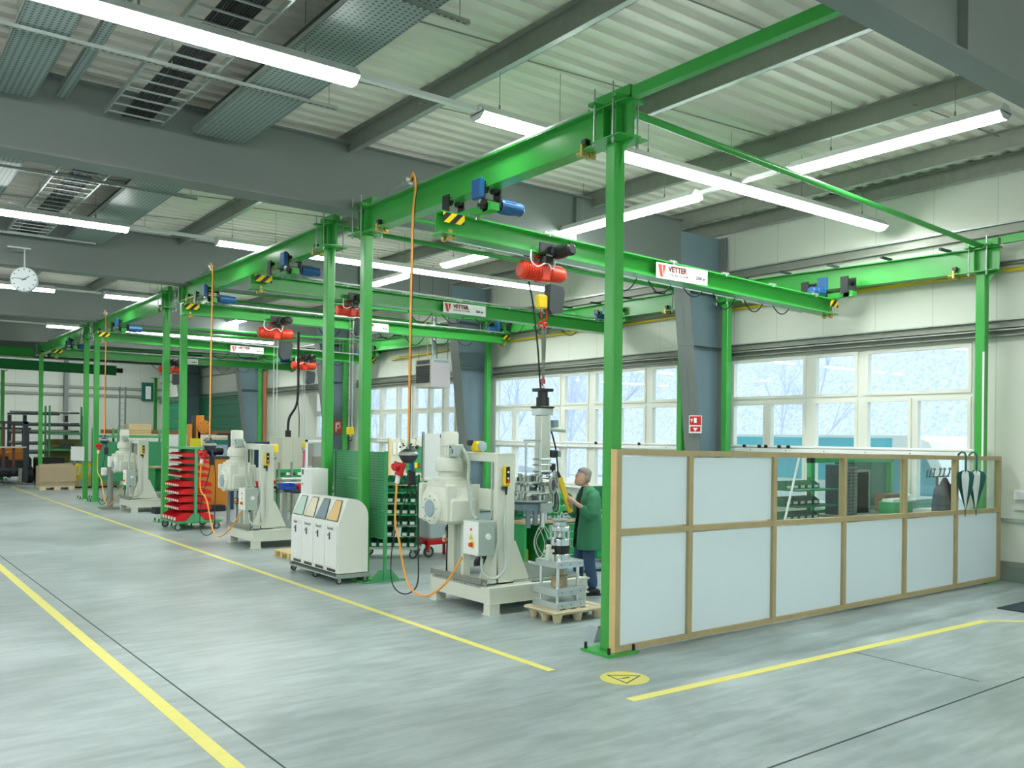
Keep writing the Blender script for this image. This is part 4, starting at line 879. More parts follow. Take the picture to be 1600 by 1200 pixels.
# =====================================================================  PALE MACHINES (three alike)
def machine(label, loc):
    r = thing('lifting_machine', label, 'machine', loc); M = MACH
    b = MB()   # base: local x right, y back
    XD, YD = 1.52, 1.30
    for x0, x1, y0, y1 in ((0, XD, 0, .07), (0, .07, .07, YD-.07), (0, XD, YD-.07, YD), (XD-.07, XD, .07, YD-.07)): b.box((x0, y0, .13), (x1, y1, .32), M)
    b.box((-.02, -.02, .30), (XD+.02, .07, .325), M); b.box((-.02, -.02, .13), (XD+.02, .01, .142), M)
    b.build('base_frame', r)
    for x in (0, XD-.16):
        for y in (0, YD-.14): b = MB(); b.box((x+.005, y+.005, .012), (x+.15, y+.13, .13), M); b.box((x-.01, y-.01, 0), (x+.165, y+.145, .012), M); b.build('foot', r)
    b = MB(); b.box((.02, .10, .33), (XD-.04, YD-.02, .355), GALV); 
    for i in range(46): b.box((.02+i*.032, .11, .355), (.028+i*.032, YD-.03, .372), GALV)
    b.box((-.006, .18, .335), (.02, YD+.0, .40), GALVD)
    for i in range(30): b.box((-.008, .19+i*.036, .30), (.0, .212+i*.036, .33), GALV)
    b.build('grating', r)
    # right column (C section) with gussets
    b = MB(); x0, x1, y0, y1, zt = .17, .42, .10, .18, 1.88
    b.box((x0, y0, .33), (x1, y0+.012, zt), M); b.box((x0, y0+.012, .33), (x0+.012, y1, zt), M); b.box((x1-.012, y0+.012, .33), (x1, y1, zt), M)
    b.box((x0-.02, y0-.03, .325), (x1+.25, y1+.06, .337), M)
    b.prism([(x1, y0+.02, .34), (x1+.27, y0+.02, .34), (x1+.04, y0+.02, .84), (x1, y0+.02, .84)], (0, .012, 0), M)
    b.prism([(x0+.02, y0-.0, .34), (x0-.14, y0, .34), (x0-.0, y0, .84)], (0, .012, 0), M); b.prism([(x0, y1, .34), (x0, y1+.32, .34), (x0, y1, .84)], (.012, 0, 0), M)
    b.build('column', r)
    b = MB(); b.box((x0, 1.10, .33), (x0+.012, 1.18, zt), M); b.box((x1-.012, 1.10, .33), (x1, 1.18, zt), M); b.box((x0, 1.18, .33), (x1, 1.192, zt), M); b.prism([(x0, 1.10, .34), (x0, .86, .34), (x0, 1.10, .8)], (.012, 0, 0), M); b.build('column', r)
    b = MB(); b.box((x0-.01, y0-.005, zt), (x1+.01, 1.20, zt+.012), M); b.box((x0, y1, zt-.09), (x0+.01, 1.10, zt), M); b.build('top_beam', r)
    b = MB(); b.box((.24, y1+.01, 1.20), (.30, 1.09, 1.45), M); b.box((.24, y1+.01, .93), (.30, 1.09, 1.0), M); b.build('cross_panel', r)
    for y in (.26, .78): b = MB(); b.cyl((.20, y, .36), (.20, y, zt), .014, CHROME if y < .5 else BLACK, n=10); b.build('guide_rod', r)
    # carriage posts
    b = MB(); b.box((.10, .92, .36), (.20, 1.0, 1.05), M); b.box((.10, .70, .36), (.20, .76, 1.05), M); b.box((.13, .76, .36), (.16, .92, 1.05), MACHD); b.build('carriage_post', r)
    # gear housing
    b = MB(); cx, cy = .02, .93
    def ring(z, hx, hy, ch): return [(cx-hx+ch, cy-hy, z), (cx+hx-ch, cy-hy, z), (cx+hx, cy-hy+ch, z), (cx+hx, cy+hy-ch, z), (cx+hx-ch, cy+hy, z), (cx-hx+ch, cy+hy, z), (cx-hx, cy+hy-ch, z), (cx-hx, cy-hy+ch, z)]
    R = [ring(1.02, .20, .30, .05), ring(1.06, .23, .35, .05), ring(1.30, .23, .35, .06), ring(1.46, .19, .26, .05), ring(1.54, .19, .24, .04)]
    V = [v for q in R for v in q]; b.add(V, [list(range(8))[::-1], [32+i for i in range(8)]]+[[k*8+i, k*8+(i+1) % 8, (k+1)*8+(i+1) % 8, (k+1)*8+i] for k in range(4) for i in range(8)], M)
    b.lathe([(.19, 0), (.20, .02), (.20, .05), (.16, .07)], (cx, cy, 1.52), (0, 0, 1), M, 24)
    for dy in (-.30, .30): b.box((cx-.24, cy+dy-.03, 1.05), (cx-.10, cy+dy+.03, 1.50), M, .01); b.box((cx+.12, cy+dy-.03, 1.1), (cx+.25, cy+dy+.03, 1.5), M, .01)
    b.lathe([(.20, 0), (.20, .03), (.17, .05), (.15, .055)], (cx-.22, cy, 1.20), (-1, 0, 0), M, 28); b.build('gear_housing', r)
    b = MB(); b.lathe([(.105, 0), (.11, .01), (.10, .02), (.03, .024)], (cx-.272, cy, 1.20), (-1, 0, 0), mat('flange_grey', (.32, .42, .48), .4), 24)
    for k in range(8): t = k*math.pi/4; b.cyl((cx-.26, cy+math.cos(t)*.15, 1.20+math.sin(t)*.15), (cx-.285, cy+math.cos(t)*.15, 1.20+math.sin(t)*.15), .011, GALV, n=6)
    b.build('bearing_flange', r)
    b = MB(); b.lathe([(.13, 0), (.13, .06), (.17, .08), (.175, .17), (.15, .24), (.12, .25)], (cx, cy, 1.58), (0, 0, 1), M, 24)
    for k in range(16): t = k*math.pi/8; b.box((cx+math.cos(t)*.165-.006, cy+math.sin(t)*.165-.006, 1.66), (cx+math.cos(t)*.165+.012, cy+math.sin(t)*.165+.012, 1.76), M)
    b.build('bevel_gear', r)
    b = MB(); b.lathe([(.12, 0), (.12, .02), (.105, .03), (.105, .14), (.115, .15), (.115, .30), (.10, .325), (.04, .33)], (cx, cy, 1.82), (0, 0, 1), M, 24)
    for k in range(20): t = k*math.pi/10; b.cyl((cx+math.cos(t)*.108, cy+math.sin(t)*.108, 1.85), (cx+math.cos(t)*.108, cy+math.sin(t)*.108, 1.96), .005, M, n=4)
    b.box((cx-.118, cy+.02, 2.07), (cx-.113, cy+.035, 2.11), BLACK)
    b.build('motor', r)
    b = MB(); b.box((cx-.08, cy-.24, 1.84), (cx+.06, cy-.10, 1.99), MACHD, .012); b.box((cx-.083, cy-.21, 1.88), (cx-.08, cy-.18, 1.93), BLUE); b.cyl((cx-.081, cy-.15, 1.955), (cx-.086, cy-.15, 1.955), .014, BLACK, n=10); b.build('terminal_box', r)
    # control box
    b = MB(); b.box((-.13, .05, .70), (.10, .36, 1.10), MACHD, .005); b.box((-.14, .055, .705), (-.13, .355, 1.095), WHITE); b.cyl((.0, .05, .92), (.0, .03, .92), .035, WHITE, n=18); b.box((-.006, .022, .89), (.006, .03, .95), WHITE); bx = b.build('control_box', r)
    k = MB(); k.cyl((-.14, .19, 1.0), (-.15, .19, 1.0), .014, RED, n=12); k.build('red_lamp', bx)
    k = MB(); k.prism([(-.142, .15, .88), (-.142, .23, .88), (-.142, .19, .96)], (-.002, 0, 0), YEL); k.build('warning_triangle', bx)
    k = MB(); k.box((-.146, .13, .79), (-.14, .20, .86), YEL); k.cyl((-.146, .175, .825), (-.175, .175, .825), .026, RED, n=16); k.build('emergency_stop', bx)
    for yy, x_ in ((.12, -.02), (.2, 0), (.27, .02)): k = MB(); k.cyl((x_, yy, .66), (x_, yy, .70), .014, BLACK, n=8); k.build('cable_gland', bx)
    # pendant
    b = MB(); b.box((x0+.06, y0-.05, 1.50), (x0+.15, y0-.002, 1.74), YEL, .02); p = b.build('pendant_control', r)
    k = MB()
    for i, m_ in enumerate((BLACK, WHITE, BLACK, WHITE, RED)): k.cyl((x0+.112, y0-.05, 1.71-i*.038), (x0+.112, y0-.062-(.01 if m_ is RED else 0), 1.71-i*.038), .013+(.004 if m_ is RED else 0), m_, n=12)
    k.box((x0+.085, y0-.052, 1.54), (x0+.14, y0-.05, 1.735), BLACK); k.build('push_buttons', p)
    k = MB(); k.cyl((x0+.105, y0-.026, 1.50), (x0+.105, y0-.026, 1.40), .02, RUBBER, r2=.010, n=10); k.box((x0+.05, y0-.03, 1.46), (x0+.1, y0-.0, 1.50), CHAR); k.build('strain_relief', p)
    # hoses
    b = MB(); pts = smooth_path([(x0+.105, y0-.026, 1.42), (x0+.10, y0-.02, 1.25), (x0+.09, y0-.03, 1.05), (x0+.10, y0-.03, .75), (x0+.07, y0-.06, .52), (x0-.08, y0-.04, .42), (-.02, .12, .50), (-.02, .14, .68)], 7); b.tube(pts, [.007 if p_.z > 1.15 else .018 for p_ in pts], CLEARH, 8); b.build('grey_conduit', r)
    b = MB(); pts = smooth_path([(cx+.04, cy-.24, 1.94), (cx+.06, cy-.34, 1.80), (cx+.05, cy-.36, 1.55), (cx+.02, cy-.44, 1.35), (cx+.0, cy-.52, 1.18), (.0, .28, 1.10)], 12); b.tube(pts, [.020 if i % 2 else .024 for i in range(len(pts))], MACHD, 8); b.build('corrugated_hose', r)
    b = MB(); b.tube(smooth_path([(.09, 1.06, 1.0), (.07, 1.03, .8), (.08, 1.05, .6), (.06, 1.02, .37)], 5), .010, RUBBER, 6); b.cyl((.07, 1.03, .79), (.02, 1.03, .79), .02, MORANGE, n=10); b.box((.04, 1.04, .76), (.08, 1.09, .84), WHITE); b.build('limit_switch', r)
    return r
m1 = machine('nearest pale grey lifting machine with orange lead, before the man', (.11, 2.03, 0))
m2 = machine('middle pale grey lifting machine beside the red bin trolley', (fl(395, 858).x, fl(395, 858).y, 0))
m3 = machine('farthest pale grey lifting machine near the cardboard and shelves', (fl(206, 801).x, fl(206, 801).y, 0))
# hose reel on top of the nearest machine
r = thing('hose_reel', 'yellow and black cable reel lying on top of the nearest pale machine', 'cable reel', (.34, 2.03+.62, 1.895)); b = MB(); b.box((-.07, -.10, 0), (.07, .06, .14), YEL, .03); b.build('case', r); b = MB(); b.lathe([(.062, 0), (.062, .02), (.03, .03)], (0, -.10, .075), (0, -1, 0), mat('reel_grey', (.35, .45, .5), .4), 20); b.build('drum', r); b = MB(); b.box((-.09, .0, .08), (-.02, .12, .15), BLACK, .02); b.build('bracket', r)
# =====================================================================  PALLET + PRESS
po = fl(868, 977); 
r = thing('pulp_pallet', 'pressed wood pallet with conical feet under the steel press', 'pallet', (po.x, po.y, 0)); PW, PL, PH = .80, .60, .15
b = MB(); b.box((0, 0, .105), (PW, PL, .135), PULP, .02); b.box((.03, .03, .09), (PW-.03, PL-.03, .106), PULP)
for i in range(5): b.box((.06+i*.15, .05, .135), (.12+i*.15, PL-.05, .143), PULP, .01)
b.build('deck', r)
for i in range(3):
    for j in range(3): b = MB(); x, y = .10+i*.30, .09+j*.21; b.cyl((x, y, 0), (x, y, .10), .045, PULP, r2=.065, n=14); b.build('foot', r)
px_, py_ = po.x+.10, po.y+.10; r = thing('steel_press', 'bright steel press of stacked square plates and rods on the pallet', 'press', (px_, py_, .143)); Q = .40
def plate(nm, z0, z1, m=BRUSH, e=0.):
    b = MB(); b.box((-e, -e, z0), (Q+e, Q+e, z1), m, .006)
    for x in (.06, Q/2, Q-.06): b.cyl((x, -e-.001, (z0+z1)/2), (x, -e+.004, (z0+z1)/2), .008, CHAR, n=8)
    b.build(nm, r)
plate('bottom_plate', .0, .08, e=.02); plate('middle_plate', .145, .235, e=.02); plate('top_plate', .46, .54)
for x in (.05, Q-.05):
    for y in (.05, Q-.05): b = MB(); b.cyl((x, y, .08), (x, y, .46), .020, CHROME, n=14); b.build('guide_rod', r)
b = MB(); b.lathe([(.10, .235), (.10, .24), (.095, .25), (.095, .34), (.10, .35), (.05, .36), (.05, .46)], (Q/2, Q/2, 0), (0, 0, 1), mat('bronze', (.42, .34, .22), .4, .6), 24); b.build('sleeve', r)
C_ = (Q/2, Q/2, .54)
for nm, pf in (('base_ring', [(.125, 0), (.125, .06), (.12, .065)]), ('middle_ring', [(.12, .16), (.13, .165), (.13, .235), (.125, .24)]), ('upper_ring', [(.115, .325), (.125, .33), (.125, .375), (.12, .38)])):
    b = MB(); b.lathe(pf, C_, (0, 0, 1), CHROME, 32); b.build(nm, r)
b = MB(); b.lathe([(.12, .065), (.122, .07), (.122, .155), (.12, .16)], C_, (0, 0, 1), BLACK, 32); b.build('black_sleeve', r)
b = MB()
for k in range(6): t = k*math.pi/3+.3; b.cyl((C_[0]+math.cos(t)*.10, C_[1]+math.sin(t)*.10, .54+.24), (C_[0]+math.cos(t)*.10, C_[1]+math.sin(t)*.10, .54+.325), .014, BRUSH, n=10)
b.lathe([(.04, .24), (.06, .25), (.06, .29), (.04, .33)], C_, (0, 0, 1), BRUSH, 16); b.build('cage_posts', r)
b = MB(); b.lathe([(.075, .38), (.08, .385), (.08, .43), (.06, .44), (.09, .45), (.09, .465), (.03, .47)], C_, (0, 0, 1), BRUSH, 24)
for k in range(5): t = k*1.25; b.cyl((C_[0]+math.cos(t)*.06, C_[1]+math.sin(t)*.06, .54+.46), (C_[0]+math.cos(t)*.06, C_[1]+math.sin(t)*.06, .54+.50), .012, BRUSH, n=8)
b.build('head', r)
b = MB(); b.lathe([(.028, 0), (.04, .03), (.045, .10), (.03, .14), (.035, .17), (.02, .19)], (-.015, .14, .54), (0, 0, 1), MACH, 14); b.cyl((-.07, .14, .65), (.06, .14, .65), .018, MACH, n=10); b.cyl((-.015, .14, .73), (-.015, .14, .78), .022, BLACK, n=10); b.build('pressure_valve', r)
# =====================================================================  HANGING SPINDLE
HX, HY = hx+.05, 2.5
def zpx(py): return zat(HX, HY, py)
z_m1, z_m0, z_b0, z_c0 = zpx(608), zpx(637), zpx(649), zpx(716)
r = thing('hanging_spindle', 'tall bright steel tool spindle with black motor, hanging from the red chain hoist', 'spindle', (HX, HY, z_c0)); o = Vector((HX, HY, z_c0))
def Z(py): return zpx(py)-z_c0
b = MB(); b.box((-.10, -.10, Z(612)), (.10, .10, Z(607)), BLACK, .006); b.cyl((0, 0, Z(622)), (0, 0, Z(612)), .065, BLACK, n=20); b.cyl((0, 0, Z(636)), (0, 0, Z(621)), .085, BLACK, n=20); b.box((-.11, -.11, Z(638)), (.11, .11, Z(635)), BLACK, .005); b.build('servo_motor', r)
b = MB(); b.box((-.10, -.10, Z(649)), (.10, .10, Z(638)), BRUSH, .006); b.build('motor_flange', r)
b = MB(); b.box((-.075, -.075, Z(742)), (.06, .06, Z(649)), CHROME, .01); b.cyl((.085, -.04, Z(742)), (.085, -.04, Z(650)), .014, CHROME, n=10); b.build('square_column', r)
for y0 in (716, 725, 735, 745, 755):
    b = MB(); b.box((-.09, -.09, Z(y0+3)), (.10, .09, Z(y0)), GALV, .01); b.cyl((.06, -.06, Z(y0+4)), (.06, -.06, Z(y0-2)), .03, BRUSH, n=10); b.build('clamp_block', r)
b = MB(); b.box((.10, -.09, Z(715)), (.20, -.0, Z(703)), BLACK, .01); b.box((.20, -.08, Z(714)), (.25, -.01, Z(704)), STEELB); b.build('side_motor', r); b = MB(); b.box((.09, -.07, Z(738)), (.18, .02, Z(724)), BLACK, .01); b.build('side_motor', r)
b = MB(); b.cyl((.10, -.02, Z(670)), (.30, -.10, Z(672)), .030, MACHD, n=12); b.box((.14, -.06, Z(668)), (.22, -.0, Z(656)), STEELB); b.build('air_cylinder', r)
b = MB(); 
for k, x in enumerate((-.30, -.08)): b.cyl((x, -.05, Z(760)), (x, -.05, Z(688)), .014, CHROME, n=8)
b.box((-.33, -.07, Z(690)), (.05, -.03, Z(687)), GALV); b.build('side_rods', r)
rnd = random.Random(4)
for lvl, (py, RR) in enumerate(((752, .17), (766, .20), (780, .25))):
    b = MB(); b.cyl((-.20, 0, Z(py+2)), (-.20, 0, Z(py-1)), RR, GALV, n=28, smooth=False)
    for k in range(16):
        t = k*math.pi/8; x = -.20+math.cos(t)*RR*.84; y = math.sin(t)*RR*.84; h = rnd.uniform(5, 11); b.cyl((x, y, Z(py-1)), (x, y, Z(py-h)), rnd.uniform(.014, .028), rnd.choice((BRUSH, CHROME, GALV, CHAR)), n=8)
        if k % 2: b.box((x-.02, y-.02, Z(py-h-2)), (x+.02, y+.02, Z(py-h)), rnd.choice((GALV, BRUSH, GALVD)))
    b.build('tool_carousel', r)
b = MB(); b.box((-.38, -.14, Z(796)), (-.02, .18, Z(784)), STEELB, .02); b.box((-.16, -.2, Z(800)), (.04, .1, Z(782)), GALV, .02); b.build('base_block', r)
for x, y, h in ((-.28, -.08, 822), (-.18, -.10, 818), (-.08, -.12, 822), (.02, -.05, 812)): b = MB(); b.cyl((x, y, Z(h)), (x, y, Z(795)), .036, STEELB if x < -.1 else CHROME, n=14); b.build('lower_pipe', r)
for c, R_, axx in (((-.02, -.24, Z(757)), .105, (1, -1.6, .1)), ((.10, -.16, Z(748)), .10, (1, -1.2, .3))):
    b = MB(); b.torus(c, R_, .016, axx, GALVD, 28, 8); b.torus(c, R_*.72, .012, axx, GALV, 24, 8); d_ = Vector(axx).normalized(); b.cyl(Vector(c)-d_*.02, Vector(c)+d_*.01, R_*.66, CHAR, n=24); b.build('gauge_ring', r)
for k, (cx_, w_, h0, h1) in enumerate(((-.14, .09, 822, 868), (-.10, .12, 816, 872), (-.05, .14, 820, 866), (.20, .07, 806, 830), (.24, .06, 800, 832))):
    b = MB(); b.tube(smooth_path([(cx_, -.12, Z(h0)), (cx_-w_, -.14, Z((h0+h1)/2)), (cx_-.01, -.16, Z(h1)), (cx_+w_, -.14, Z((h0+h1)/2+4)), (cx_+.01, -.12, Z(h0))], 8), .006, CLEARH, 6); b.build('air_hose', r)
for k in range(6):
    b = MB(); a = rnd.uniform(0, 3); b.tube(smooth_path([(-.12, -.1, Z(770+k*3)), (.0+.02*k, -.2, Z(790+k*2)), (.10, -.12-.02*k, Z(772)), (.05, -.1, Z(760-k))], 6), .007, rnd.choice((GALVD, CHAR, CLEARH)), 6); b.build('hose', r)
# slings from hook to spindle
r = thing('chain_sling', 'steel chain sling with red ring between hoist hook and spindle', 'chain', (HX, HY, zpx(484)))
def ZZ(py): return zpx(py)-zpx(484)
b = MB(); b.torus((0, 0, ZZ(490)), .055, .012, (0, 1, 0), BINRED, 20, 8, sy=1.7); b.torus((-.04, 0, ZZ(508)), .035, .014, (.3, 1, 0), BINRED, 14, 8); b.torus((.03, 0, ZZ(508)), .03, .014, (-.3, 1, 0), BINRED, 14, 8); b.build('master_link', r)
for k, (dx, dy, bx_) in enumerate(((-.03, -.02, -.02), (-.01, .02, .0), (.02, -.02, .02), (.04, .02, .03))):
    b = MB(); p0 = Vector((dx, dy, ZZ(512))); p1 = Vector((bx_*.4, 0, ZZ(600)))
    if k in (0, 3): p1 = Vector((bx_, dy, ZZ(560)))
    n = 34
    for i in range(n): p = p0.lerp(p1, (i+.5)/n); b.torus(p, .013, .0042, (0, 1, 0) if i % 2 else (1, 0, 0), GALVD, 6, 4, sy=1.6)
    b.build('sling_chain', r)
b = MB(); b.torus((0, 0, ZZ(596)), .03, .010, (0, 1, 0), BINRED, 12, 6, sy=1.5); b.torus((0, 0, ZZ(604)), .022, .009, (1, 0, 0), GALV, 12, 6, sy=1.4); b.build('shackle', r)
# =====================================================================  MAN
q = fl(918, 928); MX, MY = q.x, q.y
mr = thing('person', 'grey haired man in green work coat and jeans, looking up, holding a yellow control', 'person', (MX, MY, 0))
fd = Vector((-.93, .36, 0)).normalized(); sd_ = Vector((-fd.y, fd.x, 0))
def MP(f, s, z): return fd*f+sd_*s+Vector((0, 0, z))
def skin_mesh(name, nodes, edges, m, parent, root=0, sub=2):
    me = bpy.data.meshes.new(name); me.from_pydata([tuple(MP(*n[0])) for n in nodes], edges, []); o = bpy.data.objects.new(name, me); COL.objects.link(o); o.parent = parent
    md = o.modifiers.new('skin', 'SKIN'); md.use_smooth_shade = True
    for i, v in enumerate(me.skin_vertices[0].data): v.radius = (n_ := nodes[i][1]) if isinstance(nodes[i][1], tuple) else (nodes[i][1], nodes[i][1]); v.use_root = (i == root)
    ms = o.modifiers.new('smooth', 'SUBSURF'); ms.levels = sub; ms.render_levels = sub; me.materials.append(m); return o
# one continuous body
nodes = [((0, 0, .92), .125), ((0, 0, 1.06), .115), ((.0, 0, 1.24), .135), ((.01, 0, 1.35), .09), ((.045, 0, 1.43), .050), ((.06, 0, 1.50), .05),
         ((.0, .17, 1.33), .055), ((.05, .235, 1.09), .042), ((.235, .115, 1.235), .028), ((.0, -.17, 1.33), .055), ((.10, -.22, 1.07), .042), ((.27, -.06, 1.13), .028),
         ((.0, .095, .84), .085), ((.04, .10, .48), .055), ((-.02, .11, .10), .036), ((.0, -.095, .84), .085), ((.10, -.11, .48), .055), ((.10, -.13, .10), .036)]
edges = [(0, 1), (1, 2), (2, 3), (3, 4), (4, 5), (3, 6), (6, 7), (7, 8), (3, 9), (9, 10), (10, 11), (0, 12), (12, 13), (13, 14), (0, 15), (15, 16), (16, 17)]
skin_mesh('body', nodes, edges, SKIN, mr)
skin_mesh('jeans', [((0, 0, .90), .12), ((0, .09, .80), .10), ((.035, .105, .50), .085), ((-.02, .112, .22), .075), ((-.03, .115, .075), .078), ((0, -.09, .80), .10), ((.095, -.11, .50), .085), ((.09, -.13, .22), .075), ((.085, -.135, .075), .078)],
          [(0, 1), (1, 2), (2, 3), (3, 4), (0, 5), (5, 6), (6, 7), (7, 8)], DENIM, mr)
def loft(name, rings, m, parent, n=20, fold=0.):
    b = MB(); V = []; rn = random.Random(3); ph = [rn.uniform(0, 6) for _ in rings]
    for k, (z, f0, a, c) in enumerate(rings):
        for i in range(n):
            t = 2*math.pi*i/n; w = 1+fold*math.sin(5*t+ph[k]*.15)*(1 if k < len(rings)-3 else .2); V.append(MP(f0+math.cos(t)*a*w, math.sin(t)*c*w, z))
    K = len(rings); b.add(V, [[k*n+i, k*n+(i+1) % n, (k+1)*n+(i+1) % n, (k+1)*n+i] for k in range(K-1) for i in range(n)]+[[(K-1)*n+i for i in range(n)]], m, True); return b.build(name, parent)
loft('dark_shirt', [(.92, .01, .125, .165), (1.05, .01, .12, .155), (1.22, .02, .128, .165), (1.33, .02, .11, .15), (1.39, .03, .085, .10), (1.435, .04, .066, .068)], SHIRT, mr)
# coat: open at the front
b = MB(); V = []; n = 26; rings = [(.60, -.0, .21, .25), (.74, .0, .205, .245), (.90, .0, .195, .235), (1.05, .0, .165, .21), (1.18, .0, .16, .205), (1.28, .0, .155, .215), (1.345, -.0, .135, .20), (1.395, .01, .105, .145), (1.43, .02, .08, .09), (1.45, .025, .07, .072)]
for k, (z, f0, a, c) in enumerate(rings):
    gap = .33 if k < 6 else .42
    for i in range(n):
        t = gap+(2*math.pi-2*gap)*i/(n-1); w = 1+.045*math.sin(6*t+k*.5)*(1 if k < 5 else .2); V.append(MP(f0+math.cos(t)*a*w, math.sin(t)*c*w, z))
b.add(V, [[k*n+i, k*n+i+1, (k+1)*n+i+1, (k+1)*n+i] for k in range(len(rings)-1) for i in range(n-1)], COAT, True); ct = b.build('work_coat', mr)
md = ct.modifiers.new('t', 'SOLIDIFY'); md.thickness = .012; md2 = ct.modifiers.new('s', 'SUBSURF'); md2.levels = 1; md2.render_levels = 1
for nm, sg, P in (('sleeve', 1, [(.0, .15, 1.345), (.01, .205, 1.29), (.04, .24, 1.16), (.05, .25, 1.08), (.10, .215, 1.115), (.15, .175, 1.165)]), ('sleeve', -1, [(.0, -.15, 1.345), (.01, -.205, 1.29), (.07, -.23, 1.15), (.10, -.235, 1.07), (.16, -.17, 1.09), (.20, -.12, 1.11)])):
    b = MB(); pts = smooth_path([MP(*p) for p in P], 4); N = len(pts); b.tube(pts, [.085-.022*(i/N)+.005*math.sin(i*1.9) for i in range(N)], COAT, 14); b.build(nm, mr)
for sg in (-1, 1):
    b = MB(); b.prism([MP(.105, sg*.035, 1.10), MP(.085, sg*.075, 1.37), MP(.04, sg*.085, 1.42), MP(.115, sg*.09, 1.27)], fd*.012, COAT); b.build('lapel', ct)
for f0, s0 in ((-.03, .115), (.08, -.135)):
    b = MB(); pts = [MP(f0-.09, s0, .035), MP(f0-.05, s0, .048), MP(f0+.02, s0, .060), MP(f0+.10, s0, .045), MP(f0+.17, s0, .032)]; b.tube(pts, [.034, .046, .055, .045, .025], BLACK, 12)
    b.prism([MP(f0-.12, s0-.04, .0), MP(f0+.19, s0-.035, .0), MP(f0+.19, s0+.035, .0), MP(f0-.12, s0+.04, .0)], (0, 0, .022), RUBBER); b.build('shoe', mr)
# head: look up and towards the hoist
hr = Matrix.Rotation(0, 3, 'Z'); hc = Vector((.085, 0, 1.565))
hf = Vector((.97, .08, .24)).normalized(); hs = Vector((0, 0, 1)).cross(hf).normalized(); hu = hf.cross(hs)
def HP(f, s, u): v = hc+hf*f+hs*s+hu*u; return MP(*v)
b = MB(); n = 22; V = []
hring = [(-.125, .035, .035, .028), (-.115, .045, .05, .042), (-.09, .035, .068, .056), (-.06, .02, .082, .066), (-.03, .008, .092, .071), (0, .0, .097, .074), (.03, -.006, .098, .076), (.06, -.012, .094, .074), (.09, -.018, .078, .062), (.11, -.02, .052, .043), (.12, -.02, .02, .018)]
for u, f0, a, c in hring:
    for i in range(n):
        t = 2*math.pi*i/n; ff = f0+math.cos(t)*a; 
        if math.cos(t) > .55 and -.01 < u < .04: ff -= .006
        V.append(HP(ff, math.sin(t)*c, u))
b.add(V, [[k*n+i, k*n+(i+1) % n, (k+1)*n+(i+1) % n, (k+1)*n+i] for k in range(len(hring)-1) for i in range(n)]+[[(len(hring)-1)*n+i for i in range(n)], list(range(n))[::-1]], SKIN, True)
b.tube([HP(.086, 0, .030), HP(.097, 0, .008), HP(.108, 0, -.014), HP(.094, 0, -.028)], [.005, .008, .012, .008], SKIN, 8)
b.tube([HP(.082, -.045, .038), HP(.092, -.02, .041), HP(.092, .02, .041), HP(.082, .045, .038)], .006, SKIN, 6)
b.build('head', mr)
f = MB(); f.tube([HP(.087, -.026, -.058), HP(.096, -.010, -.054), HP(.096, .010, -.054), HP(.087, .026, -.058)], .006, mat('lips', (.42, .17, .14), .5), 6); f.build('mouth', mr)
for s in (-1, 1):
    f = MB(); f.ball(HP(.080, s*.031, .014), .0115, PAPER, 10, (1, 1, .7)); f.ball(HP(.0895, s*.031, .015), .0052, BLACK, 8); f.build('eye', mr)
    f = MB(); f.tube([HP(.088, s*.016, .040), HP(.092, s*.032, .046), HP(.080, s*.050, .038)], .0035, HAIR, 6); f.build('eyebrow', mr)
    f = MB(); f.torus(HP(-.012, s*.076, -.004), .020, .007, sd_+fd*.2, SKIN, 14, 6, sy=1.5); f.ball(HP(-.012, s*.074, -.004), .016, SKIN, 8); f.build('ear', mr)
b = MB(); V = []; hr_ = [(-.055, -.055, .050, .066), (-.03, -.04, .068, .077), (.0, -.03, .078, .081), (.03, -.022, .084, .082), (.06, -.012, .098, .081), (.085, -.012, .098, .071), (.108, -.015, .078, .054), (.127, -.015, .045, .030), (.132, -.015, .01, .01)]
for k, (u, f0, a, c) in enumerate(hr_):
    for i in range(n):
        t = 2*math.pi*i/n; w = 1+.03*math.sin(9*t+k); V.append(HP(f0+math.cos(t)*a*w, math.sin(t)*c*w, u))
b.add(V, [[k*n+i, k*n+(i+1) % n, (k+1)*n+(i+1) % n, (k+1)*n+i] for k in range(len(hr_)-1) for i in range(n)]+[[(len(hr_)-1)*n+i for i in range(n)]], HAIR, True); b.build('hair', mr)
# pendant control
PT, PB = Vector((.425, .03, 1.56)), Vector((.27, .03, 1.10)); pd = (PT-PB).normalized()
ptop = MP(*PT); pbot = MP(*PB)
pr_ = thing('pendant_control', 'long yellow pendant control held in both hands of the worker', 'crane control', (MX, MY, 0))
b = MB(); ddir = (ptop-pbot).normalized(); sx_ = ddir.cross(sd_).normalized(); b.sweep([(-.034, -.030), (.034, -.030), (.034, .030), (-.034, .030)], pbot, ptop, YEL, up=sx_); b.build('case', pr_)
for i in range(6):
    c = pbot.lerp(ptop, .12+i*.13)+sx_*.03; k = MB(); k.cyl(c, c+sx_*.008, .013, (BLACK, WHITE, BLACK, WHITE, BLACK, RED)[i], n=10); k.build('push_button', pr_)
k = MB(); k.cyl(ptop, ptop+ddir*.09, .026, RUBBER, r2=.013, n=12); k.build('strain_relief', pr_)
def cz(px, py, t): # point along from man plane to hoist plane
    P = Vector((MX, MY, 0)).lerp(Vector((HX, HY, 0)), t); d = ray(px, py); h = Vector((P.x-CAM.x, P.y-CAM.y, 0)).dot(cF); w = CAM+d*h; return w-Vector((MX, MY, 0))
k = MB(); k.tube(smooth_path([ptop+ddir*.08, cz(871, 726, .25), cz(868, 700, .35), cz(862, 676, .5), cz(855, 655, .65), cz(848, 630, .8), cz(844, 600, .9), cz(840, 540, 1.), cz(832, 470, 1.), cz(826, 440, 1.)], 6), .011, RUBBER, 8); k.build('control_cable', pr_)
